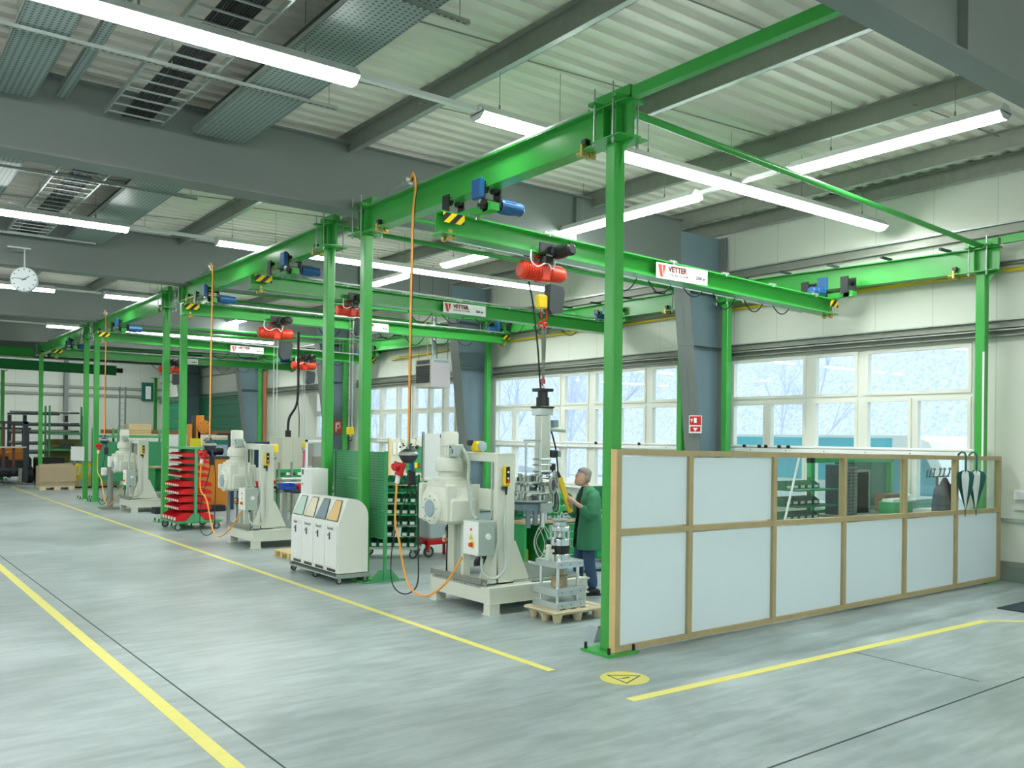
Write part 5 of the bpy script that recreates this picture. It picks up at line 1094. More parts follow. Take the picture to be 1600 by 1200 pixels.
def hand(w, g, sgn):
    # w wrist, g grip centre (in f,s,z); fingers wrap round the case
    W_, G = MP(*w), MP(*g); d = (G-W_).normalized(); up = ddir; b = MB(); pal = (W_.lerp(G, .15), W_.lerp(G, .55), W_.lerp(G, .85)); 
    o = bpy.data.meshes.new('hand'); side = d.cross(up).normalized()*sgn
    b.tube([W_-d*.02, W_, pal[0], pal[1]+side*.008, pal[2]+side*.016], [.026, .027, .036, .042, .034], SKIN, 12)
    for i in range(4):
        base = G+up*(.030-.021*i)+side*.040-d*.006; L = (.034, .038, .036, .028)[i]
        b.tube([base-d*.02, base+d*.010, base+d*L, base+d*(L+.008)-side*.026, base+d*(L-.004)-side*.050], [.0105, .0105, .0098, .009, .0075], SKIN, 8)
    b.tube([W_.lerp(G, .4)+up*.028, G+up*.048-side*.0-d*.02, G+up*.055-side*.036+d*.0, G+up*.050-side*.046+d*.022], [.014, .0125, .011, .008], SKIN, 8)
    return b.build('hand', mr)
hand((.235, .115, 1.235), tuple(PB.lerp(PT, .42)), 1); hand((.27, -.06, 1.13), tuple(PB.lerp(PT, .14)), -1)
# =====================================================================  WALL FITTINGS
for i, (y0, y1, lb) in enumerate(((.1, 5.05, 'white cable duct along the sill of the windows behind the partition'), (6.3, 12.85, 'white cable duct along the windows behind the hanging spindle'), (14.4, 19.5, 'white cable duct along the windows beyond the mesh screen'))):
    r = thing('cable_duct', lb, 'cable duct', (XW-.10, y0, 1.86)); b = MB(); b.box((0, 0, 0), (.075, y1-y0, .07), WHITE, .006); b.box((.02, 0, .085), (.07, y1-y0, .12), WHITE, .006); b.build('duct_body', r)
    ks = (3.55, 3.75, 4.05, 4.2, 4.55) if i == 0 else (1.2, 2.6)
    for k in ks: b = MB(); b.cyl((-.012, k, .105), (.02, k, .105), .032, BLACK, n=12); b.build('socket', r)
    for k in range(int((y1-y0)/.8)): b = MB(); b.cyl((-.004, .4+k*.8, .035), (.0, .4+k*.8, .035), .01, BLACK, n=8); b.build('screw', r)
for y0, y1, z0, z1, lb in ((-8, 5.0, 4.75, 4.66, 'yellow gas pipe along the wall above the first windows'), (5.8, 12.8, 4.66, 4.60, 'yellow gas pipe along the wall above the second windows'), (15.3, 18.6, 4.58, 4.50, 'short yellow gas pipe beside the hanging heater')):
    b = MB(); b.cyl((XW-.06, y0, z0), (XW-.06, y1, z1), .032, GPIPE, n=12)
    k = y0+.6
    while k < y1: b.box((XW-.08, k-.01, z0+(z1-z0)*(k-y0)/(y1-y0)-.03), (XW, k+.01, z0+(z1-z0)*(k-y0)/(y1-y0)+.06), GALV); k += 2.2
    solo('gas_pipe', b, lb, 'pipe', (XW-.06, y0, z0))
def wall_sign(lb, x, y, z, w, h, kind, parent=None):
    r = thing('fire_sign' if kind != 'exit' else 'exit_sign', lb, 'sign', (x, y, z)); b = MB(); b.box((-.004, -w/2, -h/2), (0, w/2, h/2), SIGNW if kind == 'fire' else (SIGNR if kind == 'hose' else mat('exit_green', (.0, .12, .08), .5))); b.build('sign_plate', r)
    b = MB()
    if kind == 'fire':
        b.box((-.006, -w*.45, -h*.05), (-.004, w*.45, h*.46), BINRED); b.build('red_field', r); b = MB(); b.box((-.008, -w*.1, h*.08), (-.006, w*.12, h*.36), SIGNW); b.prism([(-.008, w*.3, h*.1), (-.008, w*.38, h*.3), (-.008, w*.2, h*.3)], (.002, 0, 0), SIGNW); b.build('extinguisher_symbol', r)
        b = MB(); b.box((-.006, -w*.4, -h*.42), (-.004, w*.4, -h*.12), BINRED); b.prism([(-.008, 0, -h*.4), (-.008, w*.2, -h*.2), (-.008, -w*.2, -h*.2)], (.002, 0, 0), SIGNW); b.build('arrow', r)
    elif kind == 'hose':
        b.box((-.006, -w*.30, h*.28), (-.004, w*.05, h*.36), SIGNW); b.box((-.006, w*.02, -h*.36), (-.004, w*.12, h*.34), SIGNW); b.torus((-.005, -w*.12, h*.05), w*.16, w*.04, (1, 0, 0), SIGNW, 16, 4); b.build('symbol', r)
    else: b.box((-.006, -w*.2, -h*.4), (-.004, w*.2, h*.3), SIGNW); b.build('symbol', r)
    return r
p = onY(5.15, 1087, 663); wall_sign('red and white fire extinguisher sign on the blue grey steel column', p.x-.02, 5.14, p.z, .24, .34, 'fire').rotation_euler = (0, 0, .65)
p = onY(21.5, 530, 667); wall_sign('red square fire hose sign on the second blue grey column', p.x-.05, 21.57, p.z, .42, .42, 'hose').rotation_euler = (0, 0, .75)
p = onY(YB-.3, 233, 612); r = wall_sign('green emergency exit sign hanging high near the far wall', p.x, YB-.125, p.z, .7, 1.0, 'exit'); r.rotation_euler = (0, 0, math.pi/2)
b = MB(); b.box((-.02, -1.2, .0), (0, .0, .025), GALV); b.box((-.06, -1.2, .18), (0, -.0, .32), WHITE, .008); 
for k in range(3): b.box((-.075, -.16-k*.16, .20), (-.06, -.05-k*.16, .30), PAPER)
solo('wall_socket_strip', b, 'white socket strip on the wall beyond the end of the partition', 'socket', (0, 0, 0)).location = (XW-.001, -.30, 1.06)
b = MB(); b.box((-.05, -6, 0), (0, .2, .05), GALV); solo('wall_ledge', b, 'pale metal ledge along the wall low beyond the partition', 'ledge', (0, 0, 0)).location = (XW-.001, -.30, .90)
# gas heater
r = thing('gas_heater', 'grey box gas heater with a dark grille hanging before the blue grey column', 'heater', (5.80, 12.52, 3.30)); b = MB(); HW, HD, HH = .56, .78, .72
b.box((0, 0, 0), (HW, HD, HH), mat('heater_beige', (.46, .44, .36), .4), .01); b.box((.02, -.006, .02), (HW-.01, .0, HH-.09), mat('heater_panel', (.42, .40, .42), .35)); b.box((.06, -.008, HH-.09), (HW-.06, -.001, HH-.03), STEELB); b.build('casing', r)
b = MB(); b.box((-.012, .08, .12), (-.002, HD-.06, HH-.16), BLACK)
for k in range(9): b.box((-.03, .08, .14+k*.05), (-.012, HD-.06, .155+k*.05), CHAR)
b.box((-.02, .10, HH-.12), (-.002, HD-.1, HH-.03), BLACK); b.build('grille', r)
b = MB(); b.tube(smooth_path([(.34, .4, HH), (.34, .4, HH+.18), (.40, .5, HH+.32), (.58, .8, HH+.36), (.68, 1.0, HH+.50), (.70, 1.04, HH+.7), (.70, 1.04, HH+1.5), (.70, 1.04, HH+2.2)], 6), .07, GALV, 14); b.build('flue_pipe', r)
for x, y in ((.03, .05), (HW-.05, .05), (.03, HD-.1)): b = MB(); b.cyl((x, y, HH), (x, y, 3.05), .006, CHAR, n=5); b.build('hanger_rod', r)
b = MB(); b.tube([(.06, .3, HH), (.06, .3, HH+.4), (.04, .34, HH+.6), (.04, .4, HH+1.0)], .012, GPIPE, 8); b.build('gas_line', r)
# white ducts on posts
b = MB(); b.box((-.10, -.075, .0), (-.085, -.05, 1.9), WHITE); solo('cable_conduit', b, 'thin white conduit on the wall post beside the partition', 'conduit', (0, 0, 0)).location = (XB, wy[0]-.01, 1.55)
# =====================================================================  helpers for furniture seen behind
def RY(y, x0, x1, pyt, pyb):
    a = onY(y, x0, (pyt+pyb)/2); c = onY(y, x1, (pyt+pyb)/2); xm = (a.x+c.x)/2; return a.x, c.x, zat(xm, y, pyb), zat(xm, y, pyt)
def bench(label, x, y, w, d, h, m, top=WOODT, drawers=(), cat='workbench'):
    r = thing('workbench', label, cat, (x, y, 0)); b = MB(); b.box((-.03, -.03, h-.045), (w+.03, d+.02, h), top); b.build('worktop', r)
    for sx in (0, w-.05):
        for sy in (0, d-.05): b = MB(); b.box((sx, sy, 0), (sx+.05, sy+.05, h-.045), m); b.build('leg', r)
    b = MB(); b.box((.05, d-.02, .10), (w-.05, d, h-.045), m); b.box((.0, .05, .12), (.02, d-.05, h-.045), m); b.build('panel', r)
    for x0, x1, n in drawers:
        b = MB(); b.box((x0, .02, .12), (x1, d-.03, h-.046), m); c = b.build('drawer_cabinet', r); hh = (h-.05-.14)/n
        for k in range(n):
            b = MB(); z0 = .14+k*hh; b.box((x0+.015, -.004, z0), (x1-.015, .018, z0+hh-.012), m, .003); b.box((x0+.04, -.018, z0+hh-.035), (x1-.04, -.004, z0+hh-.02), GALV); b.build('drawer', c)
    return r
def vise(label, x, y, z, m=SAGE, s=1.):
    r = thing('bench_vise', label, 'vise', (x, y, z)); b = MB(); b.cyl((0, 0, 0), (0, 0, .05*s), .07*s, m, n=14); b.box((-.05*s, -.16*s, .05*s), (.05*s, .14*s, .12*s), m, .01); b.box((-.08*s, -.03*s, .12*s), (.08*s, .04*s, .18*s), m, .008); b.box((-.08*s, -.16*s, .06*s), (.08*s, -.10*s, .18*s), m, .008); b.build('body', r)
    b = MB(); b.cyl((0, -.26*s, .085*s), (0, -.1*s, .085*s), .014*s, GALV, n=8); b.cyl((-.09*s, -.24*s, .085*s), (.09*s, -.24*s, .085*s), .007*s, GALV, n=6); b.build('screw_handle', r); return r
def bins_row(label, x, y, z, n, w, d, h, m, group, face=(0, -1)):
    lab0 = label
    pr = None
    for k in range(n):
        if pr is None: b = MB(); bin_(b, (0, 0, 0), w*.93, d, h, m, face); pr = b.build('storage_bin'); o2 = pr
        else: o2 = pr.copy(); COL.objects.link(o2)
        o2.location = (x+(k+.5)*w if face[0] == 0 else x, y if face[0] == 0 else y+(k+.5)*w, z); tag(o2, ORD[k]+' '+lab0, 'storage bin', group)
# ---- bay one, behind the machine
q = fl(818, 897); bx_, by_ = q.x, q.y
bench('green workbench with wooden top and drawers behind the nearest machine and the man', bx_, by_, 2.35, .75, .80, BGREEN, WOODT, ((.45, 1.2, 5), (1.5, 2.2, 4)))
vise('green bench vise on the bench behind the hanging spindle', bx_+.75, by_+.12, .80, BGREEN, 1.2); vise('second green vise behind the yellow control in the worker\'s hands', bx_+1.55, by_+.30, .80, DGREEN, 1.3)
for k, (dx, dy, w, h, m, nm, lb) in enumerate(((.2, .4, .35, .30, DGREEN, 'grinding_machine', 'dark green bench grinder behind the hanging hoses'), (1.1, .5, .4, .38, BGREEN, 'bench_drill', 'green bench drill next to the worker'), (1.95, .45, .3, .5, DGREEN, 'bench_press', 'dark green bench press behind the front green post'))):
    r = thing(nm, lb, 'bench machine', (bx_+dx, by_+dy, .80)); b = MB(); b.box((-w/2, -.12, 0), (w/2, .12, .05), m); b.box((-.06, -.06, .05), (.06, .06, h*.7), m, .01); b.build('stand', r); b = MB(); b.lathe([(.06, -w*.5), (.10, -w*.45), (.10, w*.35), (.06, w*.5)], (0, 0, h*.75), (1, 0, 0), m, 16); b.build('motor_body', r)
    for s in (-1, 1): b = MB(); b.cyl((s*w*.5, 0, h*.75), (s*(w*.5+.03), 0, h*.75), .09, GALVD, n=16); b.build('wheel', r)
b = MB(); b.box((0, 0, 0), (.3, .21, .012), PAPER); solo('paper_stack', b, 'white sheets lying on the green bench near the pipes', 'papers', (0, 0, 0)).location = (bx_+.15, by_+.05, .80)
b = MB(); b.box((0, 0, 0), (.75, .4, .02), STEELB); solo('blue_mat', b, 'blue grey mat on the green bench behind the hoses', 'mat', (0, 0, 0)).location = (bx_+.5, by_-.0, .80)
b = MB(); b.box((0, 0, .03), (.9, .35, .09), STEELB, .02); solo('blue_bag', b, 'flat blue bag on the floor under the green bench', 'bag', (0, 0, -.03)).location = (bx_+.5, by_-.45, -.02)
q = fl(806, 893); r = thing('yellow_hood', 'yellow and white wedge shaped guard beside the nearest machine column', 'guard', (q.x-.1, q.y+.1, 0)); b = MB(); b.prism([(0, 0, 0), (.42, 0, 0), (.42, 0, .30), (.10, 0, .52), (0, 0, .52)], (0, .35, 0), YEL); b.build('body', r); b = MB(); b.prism([(.02, -.003, .30), (.40, -.003, .30), (.13, -.003, .50), (.02, -.003, .50)], (0, -.004, 0), WHITE); b.build('white_panel', r)
q = fl(772, 893); r = thing('hose_cart', 'black and yellow hose coil on big dark wheels behind the control box', 'hose cart', (q.x+.1, q.y+.15, 0))
for k in range(5): b = MB(); b.torus((.1, .0, .33), .20+.025*k, .013, (.3, 1, 0), YEL if k % 2 else BLACK, 26, 6); b.build('hose_coil', r)
for s in (-.25, .45): b = MB(); b.cyl((s, -.05, .12), (s, .02, .12), .12, RUBBER, n=20); b.build('wheel', r)
b = MB(); b.box((-.25, .03, .1), (.45, .07, .14), GALVD); b.box((.08, .03, .14), (.12, .07, .6), GALVD); b.build('frame', r)
# red wheeled cart with grey machine
q = fl(668, 872); r = thing('equipment_cart', 'grey equipment cart on red frame and big castors behind the nearest machine', 'cart', (q.x, q.y, 0)); b = MB(); b.box((0, 0, .22), (1.5, .6, .30), BINRED); b.box((.0, .02, .10), (.05, .08, .24), BINRED); b.box((1.40, .02, .12), (1.46, .08, .24), BINRED); b.build('red_frame', r)
b = MB(); b.box((.05, .05, .30), (1.45, .55, .75), mat('cart_grey', (.45, .53, .56), .35), .03); b.box((.1, .0, .75), (1.4, .58, .80), GALV, .01); b.build('grey_body', r)
for x, y in ((.05, .05), (1.42, .05), (.05, .5), (1.42, .5)): castor(r, x, y, .10, GALV, .22)
b = MB(); b.cyl((.45, .04, .48), (.45, .0, .48), .07, CHAR, n=16); b.cyl((.95, .04, .48), (.95, .0, .48), .06, CHAR, n=16); b.build('gauges', r)
b = MB(); b.box((.1, .1, .80), (.5, .45, .92), PINE); b.box((.55, .1, .80), (1.2, .5, .86), mat('beige_boxes', (.55, .5, .38), .6)); solo('box_stack', b, 'wooden and beige boxes on the grey cart', 'boxes', (.0, 0, 0)).location = (q.x, q.y, 0)
# tool board behind bin rack
Y_ = 12.6; x0, x1, z0, z1 = RY(Y_, 610, 660, 686, 745)
r = thing('tool_board', 'cream and green tool board on wooden posts behind the green bin rack', 'tool board', (x0, Y_, 0)); w = x1-x0
b = MB(); b.box((0, 0, z0), (w, .03, z1), CREAM); b.build('back_board', r); b = MB(); b.box((w*.48, -.01, z0+.1), (w-.02, 0, z1-.18), PERFXZ); b.build('perforated_panel', r)
for x in (-.05, w): b = MB(); b.box((x, -.02, 0), (x+.06, .05, z1+.02), PINE); b.build('post', r)
for k, (u, v, h, m) in enumerate(((.06, .75, .3, PAPER), (.20, .75, .3, PAPER), (.34, .72, .28, WHITE), (.55, .78, .1, CHAR), (.66, .7, .22, mat('brown_tool', (.22, .10, .03), .6)), (.78, .78, .1, CHAR), (.10, .35, .12, CHAR), (.22, .32, .2, PAPER), (.36, .34, .2, mat('maroon', (.18, .03, .03), .5)), (.58, .32, .2, BLUE), (.74, .30, .14, YEL), (.84, .30, .12, mat('brown_tool', (.2, .1, .03))))):
    b = MB(); b.box((u*w, -.03, z0+v*(z1-z0)-h/2), (u*w+w*.09, -.012, z0+v*(z1-z0)+h/2), m, .01); b.build('hanging_tool', r)
bench('grey green workbench under the cream tool board', x0-.3, Y_-.75, w+1.0, .7, z0-.02, SAGE, CREAM)
b = MB(); b.cyl((0, 0, 0), (0, 0, .12), .05, MORANGE, r2=.01, n=14); solo('glue_bottle', b, 'small orange cone tipped bottle on the bench by the tool board', 'bottle', (0, 0, 0)).location = (x0+w*.15, Y_-.4, z0-.02)
# pale cabinet, whiteboard behind nearest machine motor
x0, x1, z0, z1 = RY(10.5, 660, 690, 685, 760)
r = thing('notice_stand', 'pale notice stand behind the nearest machine motor', 'stand', (x0, 10.5, 0)); b = MB(); b.box((0, 0, z0+.2), (.9, .03, z1+.1), PAPER); b.build('board', r)
for x in (0, .86): b = MB(); b.box((x, -.02, 0), (x+.04, .04, z1+.15), GALV); b.build('post', r)
r = thing('red_frame_vise', 'red framed tool with grey press, seen through the nearest machine frame', 'tool frame', (2.6, 6.9, 0)); b = MB()
for x in (0, .5): b.box((x, 0, 0), (x+.04, .04, 1.55), BINRED)
b.box((0, 0, 1.5), (.54, .04, 1.56), BINRED); b.box((0, 0, 1.1), (.54, .04, 1.15), BINRED); b.build('red_frame', r); b = MB(); b.cyl((.2, .1, 1.15), (.2, .1, 1.6), .07, STEELB, n=14); b.cyl((.38, .1, 1.15), (.38, .1, 1.5), .05, CHROME, n=12); b.build('cylinders', r)
# ---- workstation behind the partition
Y_ = 1.35; x0, x1, z0, z1 = RY(Y_, 1268, 1396, 722, 800); w = x1-x0
r = thing('workstation', 'green workstation frame with perforated back panels behind the partition glass', 'workstation', (x0, Y_, 0)); zt = 1.86
for x in (0, w-.08): b = MB(); b.box((x, 0, 0), (x+.08, .08, zt), BGREEN); b.build('post', r)
b = MB(); b.box((0, 0, zt-.1), (w, .09, zt+.02), BGREEN); b.box((.08, .0, .96), (w-.08, .10, 1.06), BGREEN); b.build('cross_beams', r)
for k in range(3): b = MB(); a = .7+k*(w-.8)/3; b.box((a, .05, 1.06), (a+(w-.8)/3-.03, .07, zt-.1), PERFXZD if k < 2 else DGREEN); b.build('perforated_panel', r)
b = MB(); b.box((.0, -.75, .98), (w, .0, 1.02), GALVD); b.build('worktop', r); b = MB(); b.box((.05, -.6, 0), (w-.1, -.05, .95), DGREEN); b.build('cabinet', r)
r0 = thing('parts_drawer_tower', 'tall stack of small dark grey drawers on the green workstation', 'drawer tower', (x0+.12, Y_-.45, 1.02)); b = MB(); b.box((0, 0, 0), (.34, .3, .72), CHAR); b.build('casing', r0)
for k in range(14):
    for j in range(3): b = MB(); b.box((.01+j*.11, -.012, .01+k*.05), (.11+j*.11, .0, .05+k*.05), STEEL, .004); b.build('drawer', r0)
for lb, dx, dz, w_, h_, m in (('grey and turquoise folder box on the green workstation', .58, 0, .40, .34, GALVD), ('turquoise panel in front of the grey folder box', .60, .005, .34, .30, mat('turquoise', (.0, .42, .62), .5))):
    b = MB(); b.box((0, 0, 0), (w_, .08, h_+(.3 if 'grey' in lb else 0)), m); solo('folder_box', b, lb, 'box', (0, 0, 0)).location = (x0+dx, Y_-(.34 if 'grey' in lb else .45), 1.02+dz)
b = MB(); b.box((0, 0, 0), (.55, .25, .17), BGREEN, .01); b.box((.03, .03, .17), (.5, .2, .21), PAPER); solo('green_crate', b, 'green crate with papers on the workstation', 'crate', (0, 0, 0)).location = (x0+1.05, Y_-.68, 1.02)
b = MB(); b.box((0, 0, 0), (.42, .2, .26), mat('brown_box', (.22, .10, .06), .7)); solo('brown_box', b, 'brown box behind the green crate', 'box', (0, 0, 0)).location = (x0+1.35, Y_-.4, 1.02)
bins_row('green storage bin on the upper row left of the workstation', x0-1.05, Y_-.3, 1.42, 5, .16, .22, .10, DGREEN, 'green bins, upper row by the workstation'); bins_row('green storage bin on the middle row left of the workstation', x0-1.05, Y_-.3, 1.20, 5, .16, .22, .10, DGREEN, 'green bins, middle row by the workstation'); bins_row('green storage bin on the lower row left of the workstation', x0-1.05, Y_-.3, .99, 5, .16, .22, .10, DGREEN, 'green bins, lower row by the workstation')
r = thing('bin_shelf', 'shelf frame holding the green bins behind the partition glass', 'shelf', (x0-1.1, Y_-.55, 0)); 
for z in (.97, 1.18, 1.40): b = MB(); b.box((0, 0, z), (.95, .5, z+.018), DGREEN); b.build('shelf_board', r)
for x in (0, .91): b = MB(); b.box((x, .46, 0), (x+.04, .5, 1.56), DGREEN); b.build('post', r); b = MB(); b.box((x, 0, 0), (x+.04, .04, 1.0), DGREEN); b.build('post', r)
q = onY(.3, 1240, 760); r = thing('slanted_rod', 'slanted white stay rod behind the partition glass', 'stay', (q.x, .3, 0)); b = MB(); b.cyl((-.25, 0, .9), (.12, 0, 1.9), .014, WHITE, n=8); b.cyl((-.35, .1, 0), (-.25, 0, .9), .02, WHITE, n=8); b.build('rod', r)
# perforated green bench edge to the wall and coat stand
Y_ = 1.2; x0, x1, z0, z1 = RY(Y_, 1397, 1480, 783, 805); b = MB(); b.box((0, 0, 0), (x1-x0, .03, .14), PERFXZD); b.box((0, 0, -1.0), (.05, .05, 0), DGREEN); b.box((x1-x0-.05, 0, -1.0), (x1-x0, .05, 0), DGREEN); solo('perforated_rail', b, 'green perforated rail between workstation and window wall', 'rail', (0, 0, 0)).location = (x0, Y_, 1.0)
q = onY(.55, 1464, 760); r = thing('coat_stand', 'dark coat stand with knobs and hanging jackets behind the partition', 'coat stand', (q.x, .55, 0)); hzz = zat(q.x, .55, 744)
b = MB(); b.cyl((0, 0, .02), (0, 0, hzz), .02, BLACK, n=10); b.cyl((0, 0, 0), (0, 0, .03), .22, BLACK, n=24); b.box((-.32, -.01, hzz-.015), (.36, .01, hzz), BLACK); b.build('stand', r)
for k, x in enumerate((-.34, -.25, -.14, .04, .17, .33)): b = MB(); b.tube([(x*.9, 0, hzz-.01), (x, -.02, hzz+.03), (x, -.03, hzz+.09)], .009, BLACK, 6); b.ball((x, -.03, hzz+.11), .024, STEEL, 10); b.build('hook', r)
JK = mat('jacket_navy', (.03, .045, .08), .85, noise=.2, nscale=12); JM = mat('jacket_maroon', (.06, .03, .04), .85)
for k, (dx, m, lb) in enumerate(((-.14, JK, 'navy jacket hanging on the coat stand'), (.04, JM, 'dark maroon jacket in the middle of the coat stand'), (.22, JK, 'dark jacket hanging on the window side of the coat stand'))):
    b = MB(); n = 14; V = []
    for z, s in ((0, .25), (-.08, .7), (-.3, .95), (-.6, 1.0), (-.8, 1.05)):
        for i in range(n): t = 2*math.pi*i/n; V.append((math.cos(t)*.13*s*(1+.1*math.sin(4*t+k)), math.sin(t)*.09*s, z))
    b.add(V, [[a*n+i, a*n+(i+1) % n, (a+1)*n+(i+1) % n, (a+1)*n+i] for a in range(4) for i in range(n)]+[list(range(n)), [4*n+i for i in range(n)]], m, True); solo('jacket', b, lb, 'jacket', (0, 0, 0)).location = (q.x+dx, .55-.10, hzz-(.12 if k != 1 else .02))
b = MB(); b.lathe([(.14, 0), (.15, .02), (.11, .04), (.10, .09), (.02, .12)], (0, 0, 0), (0, 0, 1), PAPER, 20); solo('cap', b, 'pale cap lying beside the coat stand', 'cap', (0, 0, 0)).location = (x0+.35, 1.19, 1.14)
# small grey wedge on floor behind front post
q = fl(926, 1006); b = MB(); b.prism([(0, 0, 0), (.20, 0, 0), (.20, 0, .17), (.06, 0, .15)], (0, .15, 0), mat('wedge_grey', (.34, .41, .43), .4)); b.box((.06, -.004, .148), (.20, .004, .160), BINRED); solo('floor_wedge', b, 'small grey metal wedge with a red edge behind the front post', 'wedge', (0, 0, 0)).location = (q.x+.04, q.y+.03, 0)
# ---- bay two behind the bins
def cabinet(label, y, px0, px1, pyt, pyb, d, m, m2=None, name='cabinet'):
    x0, x1, z0, z1 = RY(y, px0, px1, pyt, pyb); z0 = 0; r = thing(name, label, 'cabinet', (x0, y, 0)); b = MB(); b.box((0, 0, z0), (x1-x0, d, z1), m, .01); b.build('body', r)
    b = MB(); b.box((.02, -.012, .05), ((x1-x0)/2-.005, 0, z1-.03), m2 or m, .004); dd = b.build('door', r); b = MB(); b.box(((x1-x0)/2-.05, -.03, z1*.5), ((x1-x0)/2-.03, -.012, z1*.5+.12), CHAR); b.build('handle', dd)
    b = MB(); b.box(((x1-x0)/2+.005, -.012, .05), (x1-x0-.02, 0, z1-.03), m2 or m, .004); b.build('door', r); return x0, x1, z1
x0, x1, z1 = cabinet('tall pale cabinet with a black cable entering its top, behind the recycling station', 16.2, 441, 472, 683, 760, .9, CREAM, None)
b = MB(); b.tube(smooth_path([((x0+x1)/2, 16.5, z1), ((x0+x1)/2+.02, 16.5, z1+.5), ((x0+x1)/2+.3, 16.6, z1+1.0), ((x0+x1)/2+.35, 16.7, z1+2.2), ((x0+x1)/2+.35, 16.7, z1+2.9)], 5), .035, RUBBER, 8); b.cyl(((x0+x1)/2, 16.5, z1), ((x0+x1)/2, 16.5, z1+.18), .08, BLACK, n=12); solo('supply_cable', b, 'thick black supply cable rising from the tall pale cabinet', 'cable', (x0, 16.5, z1))
cabinet('dark blue cabinet beyond the middle machine', 18.4, 398, 440, 690, 760, .6, mat('cabinet_blue', (.015, .09, .17), .4), mat('cabinet_navy', (.01, .05, .10), .4))
x0, x1, z0, z1 = RY(14.6, 478, 520, 687, 735); r = thing('metal_enclosure', 'bright white framed enclosure with brushed panels behind the white wall box', 'enclosure', (x0, 14.6, 0)); b = MB(); w = x1-x0
for x in (0, w-.05): b.box((x, 0, 0), (x+.05, .05, z1), WHITE)
b.box((0, 0, z1-.06), (w, .05, z1), WHITE); b.box((.05, .1, 0), (w-.05, .6, z0), GALV); b.box((w*.35, .08, z0+.1), (w-.05, .5, z1-.08), BRUSH, .02); b.build('frame', r); b = MB(); b.cyl((w*.5, .1, z0-.1), (w*.5, .1, z0+.35), .14, GALVD, n=16); b.build('drive_unit', r)
q = fl(445, 858); xb, yb = 2.15, 11.7
r = bench('green workbench with drawers between the middle machine and the recycling station', xb+.55, yb-.6, 2.2, .7, .92, BGREEN, WOODT, ((.9, 1.6, 5),))
x0, x1, z0, z1 = RY(12.6, 432, 480, 733, 745); b = MB(); b.box((0, 0, 0), (x1-x0+.2, .04, z1-z0), BGREEN)
for k in range(5): b.box((.1+k*.13, -.03, .04), (.18+k*.13, 0, .10), PAPER if k % 2 else CHAR)
b.box((0, 0, -z0), (.05, .05, 0), BGREEN); b.box((x1-x0+.15, 0, -z0), (x1-x0+.2, .05, 0), BGREEN); solo('green_tool_rail', b, 'green tool rail with small tools above the blue and red bins', 'tool rail', (0, 0, 0)).location = (x0, 12.6, z0)
r = thing('profile_stand', 'two slim posts carrying the grey metal profiles behind the middle machine', 'stand', (RY(12.5, 432, 465, 746, 750)[0], 12.2, 0))
for x in (.05, .35): b = MB(); b.box((x, .31, 0), (x+.04, .35, 1.45), GALVD); [b.box((x, 0, zat(r.location.x, 12.5, 750+k*6)-.02), (x+.04, .31, zat(r.location.x, 12.5, 750+k*6)-.001), GALVD) for k in range(3)]; b.build('post', r)
for k in range(3): x0, x1, z0, z1 = RY(12.5, 432, 465, 746+k*6, 750+k*6); b = MB(); b.box((0, 0, 0), (x1-x0, .3, z1-z0), GALV, .01); solo('metal_profile', b, ['uppermost grey metal profile below the green tool rail', 'middle grey metal profile below the green tool rail', 'lowest grey metal profile below the green tool rail'][k], 'profile', (0, 0, 0)).location = (x0, 12.2, z0)
x0, x1, z0, z1 = RY(11.7, 430, 450, 761, 768); b = MB(); bin_(b, (0, 0, 0), x1-x0, .3, .12, LBLUE, (0, -1), None); solo('blue_bin', b, 'blue storage bin next to the red bin on the bench behind the middle machine', 'storage bin', (0, 0, 0)).location = ((x0+x1)/2, 11.25, .92)
b = MB(); bin_(b, (0, 0, 0), .26, .3, .10, BINRED, (0, -1), None); solo('red_bin', b, 'red storage bin next to the blue bin on the bench behind the middle machine', 'storage bin', (0, 0, 0)).location = (x1+.18, 11.25, .92)
def alu_table(label, x, y, w, d, h):
    r = thing('profile_table', label, 'table', (x, y, 0))
    for sx in (0, w-.06):
        for sy in (0, d-.06): b = MB(); b.box((sx, sy, .02), (sx+.06, sy+.06, h), GALV, .006); b.build('leg', r)
    b = MB(); b.box((0, 0, h), (w, d, h+.04), BLACK); b.build('table_top', r); b = MB(); b.box((.06, 0, h-.1), (w-.06, .06, h-.02), GALV, .006); b.box((.06, 0, .18), (w-.06, .06, .26), GALV, .006); b.build('cross_bars', r); return r
alu_table('aluminium profile table behind the middle machine column', 1.55, 9.95+1.0, 1.0, .6, .86); alu_table('aluminium profile table with a brown flange between trolley and middle machine', .95, 12.6, 1.1, .7, .86)
b = MB(); b.lathe([(.16, 0), (.18, .01), (.18, .05), (.08, .08), (.07, .3)], (0, 0, 0), (-.8, -.5, 0), mat('brown_flange', (.16, .05, .03), .5), 20); 
for k in range(8): pass
solo('brown_flange', b, 'dark brown round flange fixed under the profile table', 'flange', (0, 0, 0)).location = (1.15, 12.75, .62)
bins_row('small red bin from the aisle on the table behind the red bin trolley', .98, 12.75, .905, 4, .24, .3, .12, BINRED, 'red bins on the profile table')
